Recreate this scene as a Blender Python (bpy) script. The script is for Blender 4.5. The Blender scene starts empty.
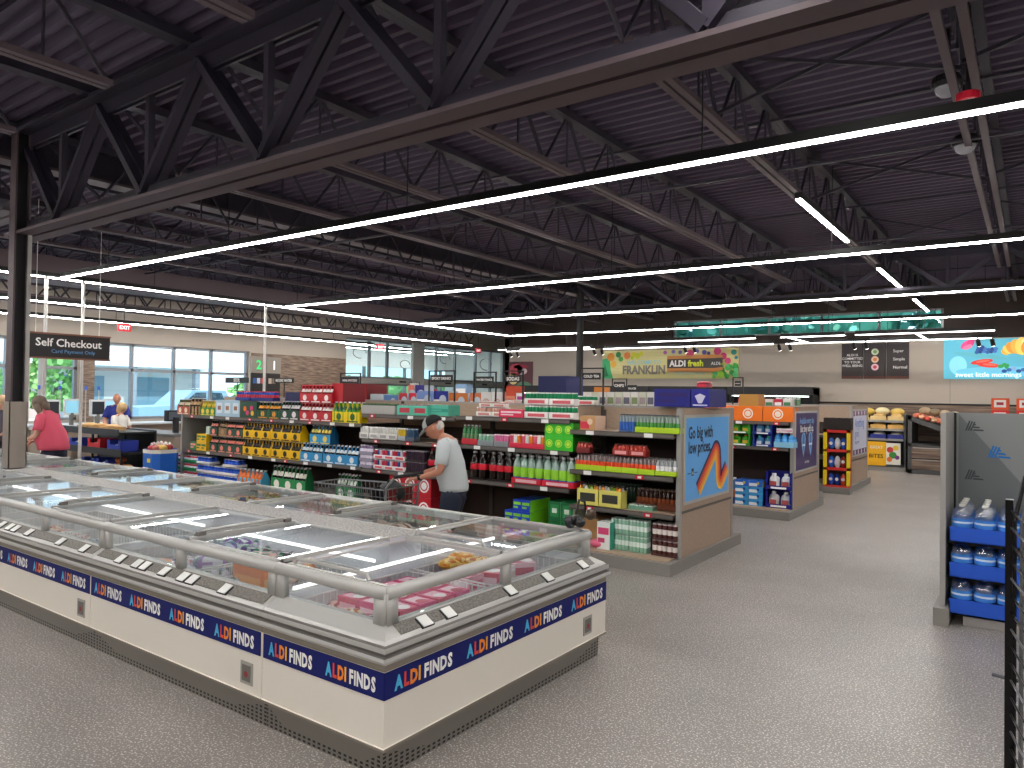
import bpy, bmesh, math, random
from math import pi, sin, cos, radians
from mathutils import Vector, Matrix

random.seed(7)
SC = bpy.context.scene
COL = SC.collection
U = 1.09            # metres in one plan unit; the whole plan is brought to metres in one go at the end
H = 1.65            # eye height in plan units
YAW, PITCH, ROLL, FPX = 0.623069, 0.0150234, 0.0150328, 726.47

# ------------------------------------------------------------------ camera
def _wc(v):
    X, Y, Z = v
    x = X*cos(YAW)+Y*sin(YAW); z = -X*sin(YAW)+Y*cos(YAW); y = -Z
    y, z = y*cos(PITCH)+z*sin(PITCH), -y*sin(PITCH)+z*cos(PITCH)
    x, y = x*cos(ROLL)-y*sin(ROLL), x*sin(ROLL)+y*cos(ROLL)
    return (x, y, z)
MC = Matrix([_wc(e) for e in ((1,0,0),(0,1,0),(0,0,1))]).transposed()
MI = MC.transposed()
cam = bpy.data.cameras.new('camera')
camo = bpy.data.objects.new('camera', cam); COL.objects.link(camo); SC.camera = camo
cam.sensor_width = 36; cam.lens = 36*FPX/1024; cam.clip_start = .02; cam.clip_end = 300
R3 = Matrix((MI.col[0], -MI.col[1], -MI.col[2])).transposed()
camo.matrix_world = Matrix.Translation((0,0,H)) @ R3.to_4x4()

def at(u, v, ax, val):
    """the place where the line of sight through a photo point meets the plane ax = val"""
    d = MI @ Vector(((u-512)/FPX, (v-384)/FPX, 1)); i = 'xyz'.index(ax)
    o = Vector((0,0,H)); return o + d*((val-o[i])/d[i])

# ------------------------------------------------------------------ world, exposure
W = bpy.data.worlds.new('sky'); SC.world = W; W.use_nodes = True
_n = W.node_tree.nodes; _l = W.node_tree.links
_bg = _n['Background']; _tc = _n.new('ShaderNodeTexCoord'); _sx = _n.new('ShaderNodeSeparateXYZ'); _cr = _n.new('ShaderNodeValToRGB')
_l.new(_tc.outputs['Generated'], _sx.inputs[0]); _l.new(_sx.outputs['Z'], _cr.inputs[0]); _l.new(_cr.outputs[0], _bg.inputs[0])
_cr.color_ramp.elements[0].color = (.72,.85,.95,1); _cr.color_ramp.elements[1].color = (.35,.6,.95,1)
_bg.inputs[1].default_value = 1.8
SC.view_settings.view_transform = 'Standard'; SC.view_settings.look = 'None'
SC.view_settings.exposure = 0.62; SC.view_settings.gamma = 1; SC.view_settings.use_curve_mapping = False
try:
    SC.cycles.transparent_max_bounces = 24; SC.cycles.max_bounces = 10; SC.cycles.use_denoising = True
    SC.cycles.sample_clamp_indirect = 8
except Exception: pass
LED = 36.0          # strength of the light strips

# ------------------------------------------------------------------ materials
def lin(h):
    if isinstance(h, (tuple, list)): return (h[0], h[1], h[2], 1)
    h = h.lstrip('#'); h = ''.join(q+q for q in h) if len(h) == 3 else h; c = [int(h[i:i+2], 16)/255 for i in (0,2,4)]
    return tuple([(x/12.92 if x <= .04045 else ((x+.055)/1.055)**2.4) for x in c])+(1,)
_M = {}
def M(col, rough=.5, metal=0, emit=0, name=None, spec=None, trans=None):
    key = (col, rough, metal, emit, spec, trans)
    if key in _M: return _M[key]
    m = bpy.data.materials.new(name or 'paint_'+str(col).strip('#')); m.use_nodes = True
    b = m.node_tree.nodes['Principled BSDF']; b.inputs['Base Color'].default_value = lin(col)
    b.inputs['Roughness'].default_value = rough; b.inputs['Metallic'].default_value = metal
    if spec is not None: b.inputs['Specular IOR Level'].default_value = spec
    if emit: b.inputs['Emission Color'].default_value = lin(col); b.inputs['Emission Strength'].default_value = emit
    _M[key] = m; return m
def nodes_of(m): return m.node_tree.nodes, m.node_tree.links, m.node_tree.nodes['Principled BSDF']
def glassy(name, tint=(.95,.98,1), refl=.35, f0=.04):
    m = bpy.data.materials.new(name); m.use_nodes = True; n = m.node_tree.nodes; l = m.node_tree.links; n.clear()
    o = n.new('ShaderNodeOutputMaterial'); mx = n.new('ShaderNodeMixShader'); t = n.new('ShaderNodeBsdfTransparent'); g = n.new('ShaderNodeBsdfGlossy')
    fr = n.new('ShaderNodeLayerWeight'); fr.inputs[0].default_value = .35
    mr = n.new('ShaderNodeMapRange'); mr.inputs[1].default_value = 0; mr.inputs[2].default_value = 1; mr.inputs[3].default_value = f0; mr.inputs[4].default_value = refl
    t.inputs[0].default_value = (*tint,1); g.inputs[0].default_value = (1,1,1,1); g.inputs[1].default_value = .012
    l.new(fr.outputs['Facing'], mr.inputs[0]); l.new(mr.outputs[0], mx.inputs[0]); l.new(t.outputs[0], mx.inputs[1]); l.new(g.outputs[0], mx.inputs[2]); l.new(mx.outputs[0], o.inputs[0])
    return m
def speckled(name, c0, c1, scale, lo, hi, rough=.5, big=None, bump=0):
    """base colour c0 with c1 flecks; big = slow tone drift"""
    m = bpy.data.materials.new(name); m.use_nodes = True; n, l, b = nodes_of(m)
    tc = n.new('ShaderNodeTexCoord'); v = n.new('ShaderNodeTexVoronoi'); v.inputs['Scale'].default_value = scale; v.inputs['Randomness'].default_value = 1
    ns = n.new('ShaderNodeTexNoise'); ns.inputs['Scale'].default_value = scale*1.1; ns.inputs['Detail'].default_value = 3
    cr = n.new('ShaderNodeValToRGB'); cr.color_ramp.elements[0].position = lo; cr.color_ramp.elements[1].position = hi
    cr.color_ramp.elements[0].color = lin(c0); cr.color_ramp.elements[1].color = lin(c1)
    l.new(tc.outputs['Object'], ns.inputs['Vector']); l.new(ns.outputs[0], cr.inputs[0])
    src = cr.outputs[0]
    if big:
        n2 = n.new('ShaderNodeTexNoise'); n2.inputs['Scale'].default_value = big[0]; n2.inputs['Detail'].default_value = 4; l.new(tc.outputs['Object'], n2.inputs['Vector'])
        c2 = n.new('ShaderNodeValToRGB'); c2.color_ramp.elements[0].position = .35; c2.color_ramp.elements[1].position = .65
        c2.color_ramp.elements[0].color = (big[1],)*3+(1,); c2.color_ramp.elements[1].color = (1,1,1,1); l.new(n2.outputs[0], c2.inputs[0])
        mx = n.new('ShaderNodeMix'); mx.data_type = 'RGBA'; mx.blend_type = 'MULTIPLY'; mx.inputs[0].default_value = 1
        l.new(src, mx.inputs[6]); l.new(c2.outputs[0], mx.inputs[7]); src = mx.outputs[2]
    l.new(src, b.inputs['Base Color']); b.inputs['Roughness'].default_value = rough
    return m
def grained(name, c0, c1, scale=(2,2,30), rough=.5):
    m = bpy.data.materials.new(name); m.use_nodes = True; n, l, b = nodes_of(m)
    tc = n.new('ShaderNodeTexCoord'); mp = n.new('ShaderNodeMapping'); mp.inputs['Scale'].default_value = scale
    ns = n.new('ShaderNodeTexNoise'); ns.inputs['Scale'].default_value = 1; ns.inputs['Detail'].default_value = 4
    cr = n.new('ShaderNodeValToRGB'); cr.color_ramp.elements[0].position = .35; cr.color_ramp.elements[1].position = .65
    cr.color_ramp.elements[0].color = lin(c0); cr.color_ramp.elements[1].color = lin(c1)
    l.new(tc.outputs['Object'], mp.inputs[0]); l.new(mp.outputs[0], ns.inputs['Vector']); l.new(ns.outputs[0], cr.inputs[0]); l.new(cr.outputs[0], b.inputs['Base Color'])
    b.inputs['Roughness'].default_value = rough; return m

# ------------------------------------------------------------------ mesh builder
_txt = {}
def text_mesh(s, bold=0.0, align='LEFT'):
    k = (s, bold, align)
    if k in _txt: return _txt[k]
    c = bpy.data.curves.new('t', 'FONT'); c.body = s; c.size = 1; c.offset = bold; c.resolution_u = 2; c.align_x = align
    o = bpy.data.objects.new('t', c); COL.objects.link(o)
    me = bpy.data.meshes.new_from_object(o.evaluated_get(bpy.context.evaluated_depsgraph_get()))
    vs = [tuple(v.co) for v in me.vertices]; fs = [tuple(p.vertices) for p in me.polygons]
    bpy.data.objects.remove(o); bpy.data.meshes.remove(me); bpy.data.curves.remove(c)
    _txt[k] = (vs, fs); return _txt[k]

class MB:
    def __init__(s): s.v = []; s.f = []; s.m = []; s.mats = []
    def mi(s, m):
        if isinstance(m, str): m = M(m)
        if m not in s.mats: s.mats.append(m)
        return s.mats.index(m)
    def face(s, idx, m): s.f.append(tuple(idx)); s.m.append(s.mi(m))
    def quad(s, a, b, c, d, m): k = len(s.v); s.v += [tuple(a),tuple(b),tuple(c),tuple(d)]; s.face((k,k+1,k+2,k+3), m); return s
    def poly(s, pts, m): k = len(s.v); s.v += [tuple(p) for p in pts]; s.face(range(k,k+len(pts)), m); return s
    def box(s, x0, x1, y0, y1, z0, z1, m, front=None, side=None, top=None):
        k = len(s.v); s.v += [(x,y,z) for z in (z0,z1) for y in (y0,y1) for x in (x0,x1)]
        for q, mm in (((0,2,3,1),m),((4,5,7,6),top or m),((0,1,5,4),front or m),((2,6,7,3),m),((0,4,6,2),side or m),((1,3,7,5),side or m)): s.face([k+i for i in q], mm)
        return s
    def loft(s, rings, m, cap=True, closed=True):
        k = len(s.v); n = len(rings[0])
        for r in rings: s.v += [tuple(p) for p in r]
        for j in range(len(rings)-1):
            mm = m[j] if isinstance(m, list) else m
            for i in range(n if closed else n-1):
                a = k+j*n+i; b = k+j*n+(i+1) % n; s.face((a,b,b+n,a+n), mm)
        if cap:
            s.face([k+i for i in reversed(range(n))], m[0] if isinstance(m,list) else m); s.face([k+(len(rings)-1)*n+i for i in range(n)], m[-1] if isinstance(m,list) else m)
        return s
    def prism(s, pts, axis, a, b, m):
        def P(p, t): return {'x':(t,p[0],p[1]),'y':(p[0],t,p[1]),'z':(p[0],p[1],t)}[axis]
        return s.loft([[P(p,a) for p in pts],[P(p,b) for p in pts]], m)
    def cyl(s, p0, p1, r0, m, n=10, r1=None, cap=True):
        p0 = Vector(p0); p1 = Vector(p1); d = (p1-p0).normalized(); r1 = r0 if r1 is None else r1
        a = d.orthogonal().normalized(); b = d.cross(a)
        return s.loft([[p+(a*cos(2*pi*i/n)+b*sin(2*pi*i/n))*r for i in range(n)] for p, r in ((p0,r0),(p1,r1))], m, cap)
    def tube(s, pts, r, m, n=6, closed=False):
        pts = [Vector(p) for p in pts]; N = len(pts); rings = []; a = None
        for i, p in enumerate(pts):
            d = (pts[(i+1) % N if closed else min(i+1,N-1)]-pts[i-1 if (closed or i) else 0]).normalized()
            a = (a-d*a.dot(d)).normalized() if a is not None and (a-d*a.dot(d)).length > 1e-5 else d.orthogonal().normalized()
            b = d.cross(a); rr = r[i] if isinstance(r, (list,tuple)) else r
            rings.append([p+(a*cos(2*pi*j/n)+b*sin(2*pi*j/n))*rr for j in range(n)])
        if closed: rings.append(rings[0])
        return s.loft(rings, m, not closed)
    def lathe(s, prof, c, m, n=12, sx=1, sy=1, cap=True):
        return s.loft([[(c[0]+r*sx*cos(2*pi*i/n), c[1]+r*sy*sin(2*pi*i/n), c[2]+z) for i in range(n)] for r, z in prof], m, cap)
    def ball(s, c, r, m, n=10, k=6, f=None):
        rings = []
        for j in range(k+1):
            ph = -pi/2+pi*j/k; ph = max(-pi/2+.05, min(pi/2-.05, ph))
            ring = []
            for i in range(n):
                th = 2*pi*i/n; p = Vector((cos(ph)*cos(th), cos(ph)*sin(th), sin(ph)))
                if f: p = f(p)
                ring.append((c[0]+p.x*r[0], c[1]+p.y*r[1], c[2]+p.z*r[2]))
            rings.append(ring)
        return s.loft(rings, m)
    def text(s, t, m, o, right, up, size, bold=0.0, align='LEFT', skew=0, wx=1.0):
        vs, fs = text_mesh(t, bold, align); o = Vector(o); right = Vector(right).normalized(); up = Vector(up).normalized(); k = len(s.v)
        s.v += [tuple(o+right*(x*wx+skew*y)*size+up*y*size) for x, y, z in vs]
        for f in fs: s.face([k+i for i in f], m)
        return s
    def disc(s, c, r, m, right=(1,0,0), up=(0,0,1), n=12, ry=None):
        c = Vector(c); R = Vector(right); V = Vector(up); ry = ry or r
        return s.poly([c+R*r*cos(2*pi*i/n)+V*ry*sin(2*pi*i/n) for i in range(n)], m)
    def mesh(s, name, loc=(0,0,0), smooth=False):
        me = bpy.data.meshes.new(name); lx, ly, lz = loc
        me.from_pydata([(x-lx,y-ly,z-lz) for x, y, z in s.v], [], s.f)
        for m in s.mats: me.materials.append(m)
        me.polygons.foreach_set('material_index', s.m)
        if smooth: me.polygons.foreach_set('use_smooth', [True]*len(s.f))
        bm = bmesh.new(); bm.from_mesh(me); bmesh.ops.recalc_face_normals(bm, faces=bm.faces) if smooth != 'keep' else None; bm.to_mesh(me); bm.free()
        me.update(); return me
    def build(s, name, parent=None, loc=(0,0,0), smooth=False):
        o = bpy.data.objects.new(name, s.mesh(name, loc if parent is None else (0,0,0), smooth)); COL.objects.link(o)
        if parent is not None: o.parent = parent
        else: o.location = loc
        return o
    def part(s, name, parent, smooth=False):
        """coordinates given in the plan; parent is an empty or mesh standing at its own place without turning"""
        p = parent; off = Vector((0,0,0))
        while p is not None: off += p.location; p = p.parent
        o = bpy.data.objects.new(name, s.mesh(name, tuple(off), smooth)); COL.objects.link(o); o.parent = parent; return o
def tag(o, label=None, cat=None, group=None, kind=None):
    if label: o['label'] = label
    if cat: o['category'] = cat
    if group: o['group'] = group
    if kind: o['kind'] = kind
    return o
def empty(name, loc, label=None, cat=None, group=None, rotz=0):
    o = bpy.data.objects.new(name, None); o.empty_display_size = .1; COL.objects.link(o); o.location = loc; o.rotation_euler = (0,0,rotz)
    return tag(o, label, cat, group)
def struct(o, label=None): o['kind'] = 'structure'; return tag(o, label)
def copy_tree(o, parent=None):
    c = o.copy(); COL.objects.link(c); c.parent = parent
    for ch in list(o.children): copy_tree(ch, c)
    return c
ORD = ['first','second','third','fourth','fifth','sixth','seventh','eighth','ninth','tenth','eleventh','twelfth','thirteenth','fourteenth','fifteenth','sixteenth']

# ------------------------------------------------------------------ shared materials
m_tan = M('#b9aea2', .85); m_darkwall = M('#3a302c', .9); m_dark = M('#1b1a1d', .6); m_black = M('#0c0c0e', .5)
m_steel = M('#302b3a', .6); m_steel_l = M('#584a50', .6); m_deck = M('#564b60', .7)
m_alu = M('#bdbcb9', .36, .2); m_alu_d = M('#77736e', .45, .3); m_beige = M('#eae4d9', .4); m_taupe = M('#8d857a', .5)
m_navy = M('#121c66', .6, spec=.25); m_white = M('#f0eeea', .5); m_wire = M('#e8e8e6', .4); m_liner = M('#c9ccd2', .45)
m_lam = speckled('brown_laminate', '#b29b88', '#a58f7d', 40, .3, .7, .6); m_strip = M('#7d7873', .45, .2); m_base = M('#8d8984', .5, .1)
m_shelf = M('#4a4644', .5, .2); m_shelftop = M('#b39c86', .6); m_back = M('#171415', .8); m_backbrown = M('#3b2c28', .7)
m_red = M('#c8102e', .4); m_led = M((1,.97,.93), .5, 0, LED, 'led_white'); m_led2 = M((1,.96,.92), .5, 0, 7, 'led_soft'); m_tagw = M('#f4f4f2', .4)
m_glass = glassy('clear_glass', (.93,.97,.98), .5, .05); m_lid = glassy('lid_glass', (.96,.98,.985), .20, .035); m_wglass = glassy('window_glass', (.86,.95,.97), .35, .04)
m_floor = speckled('speckled_vinyl', '#938c87', '#e4dfda', 80, .565, .62, .36, (1.1,.84))
m_wood = grained('wood_planks', '#5d4a40', '#96816f', (1,3,26), .6)
m_skin = M('#c98a70', .55); m_skin2 = M('#d8a48c', .55)
# ================================================================== ROOM
XL, YB, XR, ZD = -18.5, 20.0, 9.0, 4.5
b = MB(); b.quad((XL,-9,0),(XR,-9,0),(XR,26.2,0),(XL,26.2,0), m_floor); struct(b.build('floor'))
# roof deck: corrugated sheet running along X
b = MB(); pts = []; y = -9.0
while y < 26.2:
    pts += [(y,ZD),(y+.025,ZD+.07),(y+.085,ZD+.07),(y+.11,ZD)]; y += .16
k = len(pts); b.v = [(XL-.1,p[0],p[1]) for p in pts]+[(XR,p[0],p[1]) for p in pts]
for i in range(k-1): b.face((i,i+1,k+i+1,k+i), m_deck)
struct(b.build('ceiling'))
b = MB(); b.box(XL-.1, XR, -9, 26.2, ZD+.08, ZD+.2, m_dark); struct(b.build('ceiling_slab'))
def holed(b, axis, c, t, a0, a1, z0, z1, holes, m):
    """wall slab in plane axis=c with rectangular holes (a, a', z, z')"""
    xs = sorted({a0,a1,*[h[0] for h in holes],*[h[1] for h in holes]}); zs = sorted({z0,z1,*[h[2] for h in holes],*[h[3] for h in holes]})
    for i in range(len(xs)-1):
        for j in range(len(zs)-1):
            cx = (xs[i]+xs[i+1])/2; cz = (zs[j]+zs[j+1])/2
            if any(h[0] < cx < h[1] and h[2] < cz < h[3] for h in holes): continue
            if axis == 'x': b.box(c-t, c, xs[i], xs[i+1], zs[j], zs[j+1], m)
            else: b.box(xs[i], xs[i+1], c, c+t, zs[j], zs[j+1], m)
# left (shop front) wall
WL = [(1.5,6.95,.89,2.80),(7.0,7.26,.89,2.80),(7.30,8.03,.89,2.80),(8.36,12.67,.89,2.80),(16.3,25.2,.02,3.5)]
b = MB(); holed(b, 'x', XL, .25, -9, 26.2, 0, 4.6, WL, m_tan); struct(b.build('wall_left'))
b = MB(); b.box(XL, XL+.05, 12.72, 16.25, 0, 2.76, m_wood); struct(b.build('trim_1'))
b = MB(); b.box(XL, XL+.12, 8.05, 8.34, 0, 2.80, m_wood); struct(b.build('trim_2'))
m_mull = M('#8d9094', .4, .4)
def window(n, y0, y1, z0, z1, mull, mids, x=XL-.12, label=None):
    b = MB(); w = .035
    for yy in [y0+w, y1-w]+mull: b.box(x-.05, x+.05, yy-w, yy+w, z0, z1, m_mull)
    for zz in [z0+w, z1-w]+mids: b.box(x-.05, x+.05, y0, y1, zz-w, zz+w, m_mull)
    o = struct(b.build('window_%d' % n)); p = MB(); p.box(x-.008, x+.008, y0+w, y1-w, z0+w, z1-w, m_wglass); p.build('glass_pane', o); return o
window(1, 1.5, 6.95, .89, 2.80, [3.2,5.0,6.56], [2.13])
window(2, 7.30, 8.03, .89, 2.80, [], [2.13])
window(3, 8.36, 12.67, .89, 2.80, [9.33,10.44,11.52], [2.13])
w4 = window(4, 16.3, 25.2, .02, 3.5, [17.45,18.3,19.6,20.9,22.0,23.3,24.3], [2.17,1.95])
b = MB(); b.box(XL-.2, XL-.02, 16.4, 25.1, 1.97, 2.15, '#b7b3ae')
for yy in (19.0, 21.5, 23.8): b.box(XL-.03, XL+.0, yy-.16, yy+.16, 2.03, 2.09, '#2c2b2b')
b.build('door_header', w4)
b = MB(); b.box(XL-.1, XL+.02, 19.5, 20.1, 0, 3.5, '#d9d7d2'); struct(b.build('trim_3'))
b = MB(); b.text('THANK YOU', '#3f7fa6', (XL+.02, 18.35, 3.66), (0,1,0), (0,0,1), .30, .02); o = b.build('wall_lettering'); tag(o, 'blue THANK YOU lettering on the tan band over the entrance glass', 'sign')
# back wall
hb = [(-8.6,-1.75,3.36,3.88)]
b = MB(); holed(b, 'y', YB, .25, -14.7, XR, 0, 3.13, [], m_tan); struct(b.build('wall_back'))
b = MB(); holed(b, 'y', YB, .25, -14.7, XR, 3.13, 4.6, hb, m_darkwall); struct(b.build('wall_back_upper'))
b = MB()
for xx in [-8.57,-7.2,-5.85,-4.5,-3.15,-1.78]: b.box(xx-.03, xx+.03, YB+.06, YB+.14, 3.36, 3.88, m_mull)
for zz in (3.385,3.855): b.box(-8.6,-1.75, YB+.06, YB+.14, zz-.025, zz+.025, m_mull)
o = struct(b.build('window_5')); p = MB(); p.box(-8.58,-1.77,YB+.09,YB+.10,3.38,3.86, m_wglass); p.build('glass_pane', o)
b = MB(); b.box(-14.7, -14.5, YB, 26.2, 0, 4.6, m_tan); struct(b.build('wall_back_return'))
b = MB(); b.box(XL, -14.6, 26, 26.2, 0, 4.6, m_tan); struct(b.build('wall_back_vestibule'))
b = MB(); b.box(XR, XR+.2, -9, 26.2, 0, 4.6, m_tan); struct(b.build('wall_right'))
b = MB(); b.box(XL-.2, XR, -9.2, -9, 0, 4.6, m_tan); struct(b.build('wall_front'))
b = MB(); b.box(-14.4, XR, YB-.03, YB, 0, 1.56, m_wood); b.box(-14.4, XR, YB-.05, YB, 1.56, 1.6, m_dark)
struct(b.build('trim_4'))
b = MB(); b.box(-1.62, -1.60, YB-.01, YB, 1.6, 3.13, '#a39a90'); struct(b.build('trim_5'))
b = MB(); b.box(-14.5,-13.9,-3,19.4,3.52,3.95, m_steel_l); struct(b.build('ceiling_duct'))

def light(p0, p1, name, label, group=None, w=.036, hang=None, kind='ceiling light', cat='ceiling light', led=None):
    p0 = Vector(p0); p1 = Vector(p1); d = (p1-p0).normalized(); s = Vector((-d.y,d.x,0)); L = (p1-p0).length
    c = (p0+p1)/2; e = empty(name, c, label, cat, group)
    h = MB(); r = lambda a, q, z: c+d*a+s*q+Vector((0,0,z))
    h.loft([[r(-L/2,-w,.0),r(-L/2,w,.0),r(-L/2,w,.07),r(-L/2,-w,.07)],[r(L/2,-w,.0),r(L/2,w,.0),r(L/2,w,.07),r(L/2,-w,.07)]], m_black)
    h.part('housing', e)
    q = MB(); q.loft([[r(-L/2,-w*.7,-.014),r(-L/2,w*.7,-.014),r(-L/2,w*.7,.001),r(-L/2,-w*.7,.001)],[r(L/2,-w*.7,-.014),r(L/2,w*.7,-.014),r(L/2,w*.7,.001),r(L/2,-w*.7,.001)]], led or m_led); q.part('diffuser', e)
    if hang:
        n = max(2, int(L/2.8))
        for i in range(n):
            g = MB(); p = r(-L/2+L*(i+.5)/n, 0, .08); g.cyl(p, (p.x,p.y,hang), .006, m_black, 4); g.part('hanging_wire', e)
    return e
b = MB(); b.box(-22.6, XL-.26, 15.9, 16.2, -.1, 4.2, '#dad6cf'); b.box(-22.8,-22.6,15.9,26.3,2.75,4.2,'#f4f3f0'); b.box(-22.8,-22.6,15.9,26.3,-.1,.5,'#d8d4ce'); b.box(-22.6,XL-.26,26.0,26.3,-.1,4.2,'#dad6cf')
b.box(-22.8,XL-.26,15.9,26.3,4.2,4.3,'#eceae6')
for yy in (16.3,18.6,21.0,23.4,25.8): b.box(-22.75,-22.65,yy-.06,yy+.06,.5,2.75,m_mull)
struct(b.build('wall_vestibule'))
b = MB(); b.box(-22.6,XL-.26,16.2,26.0,-.1,0,'#a8a49e'); struct(b.build('floor_vestibule'))
b = MB(); b.box(-22.70,-22.69,16.3,25.8,.5,2.75,m_wglass); struct(b.build('window_6'))
for xx in (-20.0,-21.6): light((xx,17,3.4),(xx,25,3.4),'vestibule_light','white light bar inside the entrance lobby, '+('inner','outer')[xx < -21],'lobby lights', hang=4.2)
b = MB()
for i_,(yy,zz,rr) in enumerate(((17.0,3.0,.3),(19.2,2.7,.25),(21.4,3.0,.3),(24.0,2.9,.4))): b.tube([(XL-.1,yy+rr*cos(t),zz+rr*.6*sin(t)) for t in [2*pi*i/14 for i in range(12)]],.012,'#5a5f63',4)
b.build('window_drawing', w4)

# ------------------------------------------------------------------ roof steel
XJ = [-.4-1.7*k for k in range(-5, 11)]
def joist(y0, y1, name, wide=.036):
    g = MB(); zt, zb = 4.45, 3.85
    for s in (-1, 1):
        g.box(s*wide-.035, s*wide+.035, y0, y1, zt-.05, zt+.03, m_steel)
        g.box(s*wide-.026, s*wide+.026, y0+.75, y1-.75, zb, zb+.045, m_steel_l)
    n = max(2, round((y1-y0-1.5)/.85)); L = (y1-y0-1.5)/n
    g.tube([(0,y0+.1,zt),(0,y0+.75,zb+.03)], .02, m_steel, 5); g.tube([(0,y1-.1,zt),(0,y1-.75,zb+.03)], .02, m_steel, 5)
    for i in range(n):
        ya = y0+.75+L*i; g.tube([(0,ya,zb+.03),(0,ya+L/2,zt)], .018, m_steel, 5); g.tube([(0,ya+L/2,zt),(0,ya+L,zb+.03)], .018, m_steel, 5)
        g.tube([(0,ya+L/2,zb+.03),(0,ya+L/2,zt)], .012, m_steel, 4)
    return g.mesh(name)
for y0, y1 in ((-8.8,3.3),(3.3,15.0),(15.0,19.95)):
    me = joist(y0, y1, 'joist'); me2 = joist(y0, y1, 'joist_wide', .065)
    for x in XJ:
        if y0 == 15.0 and x < -14.5: pass
        o = bpy.data.objects.new('ceiling_joist', me2 if x == -.4 else me); COL.objects.link(o); o.location = (x,0,0); struct(o)
_low = joist(-8.8, 19.9, 'low_joist')
def girder(y, name, x0, x1, q0=0):
    g = MB()
    for s in (-1, 1):
        g.box(x0, x1, y+s*.09-.07, y+s*.09+.07, 3.28+q0, 3.31+q0, m_steel_l); g.box(x0, x1, y+s*.03-.012, y+s*.03+.012, 3.31+q0, 3.43+q0, m_steel)
        g.box(x0, x1, y+s*.09-.07, y+s*.09+.07, 4.36, 4.40, m_steel); g.box(x0, x1, y+s*.03-.012, y+s*.03+.012, 4.24, 4.36, m_steel)
    tops = [x for x in XJ if x0-.2 < x < x1+.2]
    for t in tops:
        for s in (-1, 1):
            q = t+s*.85
            if x0 < q < x1: g.cyl((t,y-.05*s,4.32),(q,y-.05*s,3.38+q0),.05,m_steel,4); g.cyl((t,y+.05*s,4.32),(q,y+.05*s,3.38+q0),.05,m_steel,4)
        q = t+.85
        if x0 < q < x1: g.cyl((q,y,3.38+q0),(q,y,4.3),.04,m_steel,4)
    return struct(g.build(name))
girder(3.3, 'ceiling_girder', -9.05, 8.9); girder(15.0, 'ceiling_girder', -13.8, 8.9, .3); girder(3.3, 'ceiling_girder', -18.4, -9.1, .3)
b = MB()
for zz in (4.08, 4.42): b.box(-9.15,-8.9,-8.8,19.9,zz,zz+.03,m_steel_l)
b.box(-9.04,-9.01,-8.8,19.9,4.1,4.42,m_steel); struct(b.build('ceiling_beam'))
for yb in (-5.0, .3, 7.2, 11.1, 17.4):
    b = MB(); b.box(-18.3, 8.9, yb-.02, yb+.02, 3.86, 3.885, m_steel_l if yb == .3 else m_steel); b.box(-18.3, 8.9, yb+.05, yb+.09, 4.38, 4.405, m_steel); struct(b.build('ceiling_bridging'))
for yb in (5.6, 8.6, 11.8):
    b = MB(); b.tube([(-2.1,yb,4.38),(-.4,yb+.1,3.9)], .018, m_steel, 4); b.tube([(-2.1,yb,3.9),(-.4,yb+.1,4.38)], .018, m_steel, 4)
    b.tube([(-.4,yb,4.38),(1.3,yb+.1,3.9)], .018, m_steel, 4); b.tube([(-.4,yb,3.9),(1.3,yb+.1,4.38)], .018, m_steel, 4); struct(b.build('ceiling_cross_brace'))
for x in (-15.6,-16.9):
    o = bpy.data.objects.new('ceiling_joist', bpy.data.meshes['joist.001'] if False else _low); COL.objects.link(o); o.location = (x,0,-.45); struct(o)
# columns
g = MB()
g.box(-8.87,-8.73,3.125,3.143,0,4.4,m_steel_l); g.box(-8.87,-8.73,3.257,3.275,0,4.4,m_steel_l); g.box(-8.81,-8.79,3.14,3.26,0,4.4,m_dark)
col = struct(g.build('column'), 'dark steel column rising out of the freezer island')
g = MB(); m_guard = M('#a79d94', .35, .5)
for q in ((-8.885,-8.875,3.115,3.285),(-8.725,-8.715,3.115,3.285),(-8.885,-8.715,3.115,3.124),(-8.885,-8.715,3.276,3.285)): g.box(*q,.80,1.5,m_guard)
g.build('guard_sleeve', col)
g = MB(); g.box(-8.735,-8.71,3.25,3.285,1.5,3.3,'#a9a6a2'); g.build('conduit_cover', col)
g = MB(); g.cyl((-8.8,15.0,0),(-8.8,15.0,4.4),.085,m_dark,16); struct(g.build('column'))

# ------------------------------------------------------------------ light lines
for yy, nm in ((5.15,'over the aisle beside the freezers'),(9.4,'over the aisle behind the drinks gondola'),(13.45,'over the aisle behind the detergent gondola'),(17.4,'along the back aisle')):
    light((-12.5,yy,3.4),(8.5,yy,3.4),'linear_ceiling_light','unseen added linear light '+nm,'long linear lights',hang=4.5)
light((-12.62,-4,3.4),(-12.62,17.4,3.4),'linear_ceiling_light','long white linear light that joins the ends of the aisle lights','long linear lights',hang=4.5)
light((-14.4,-3,3.2),(-14.4,17.8,3.2),'linear_ceiling_light','white linear light over the checkouts, middle of three','long linear lights',hang=4.5)
light((-17.4,-3,3.2),(-17.4,16.45,3.2),'linear_ceiling_light','white linear light along the window wall','long linear lights',hang=4.5)
for y0, y1, nm in ((8.0,10.5,'under a roof joist, between the first two long lights'),(12.9,15.35,'under a roof joist, between the middle long lights'),(17.2,19.6,'under a roof joist in front of the high window'),(1.6,4.1,'under a roof joist above the big girder')):
    light((-2.04 if y0 > 5 else -1.04,y0,3.78),(-2.04 if y0 > 5 else -1.04,y1,3.78),'short_ceiling_light','short white light bar '+nm,'short light bars',hang=3.9)
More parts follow.
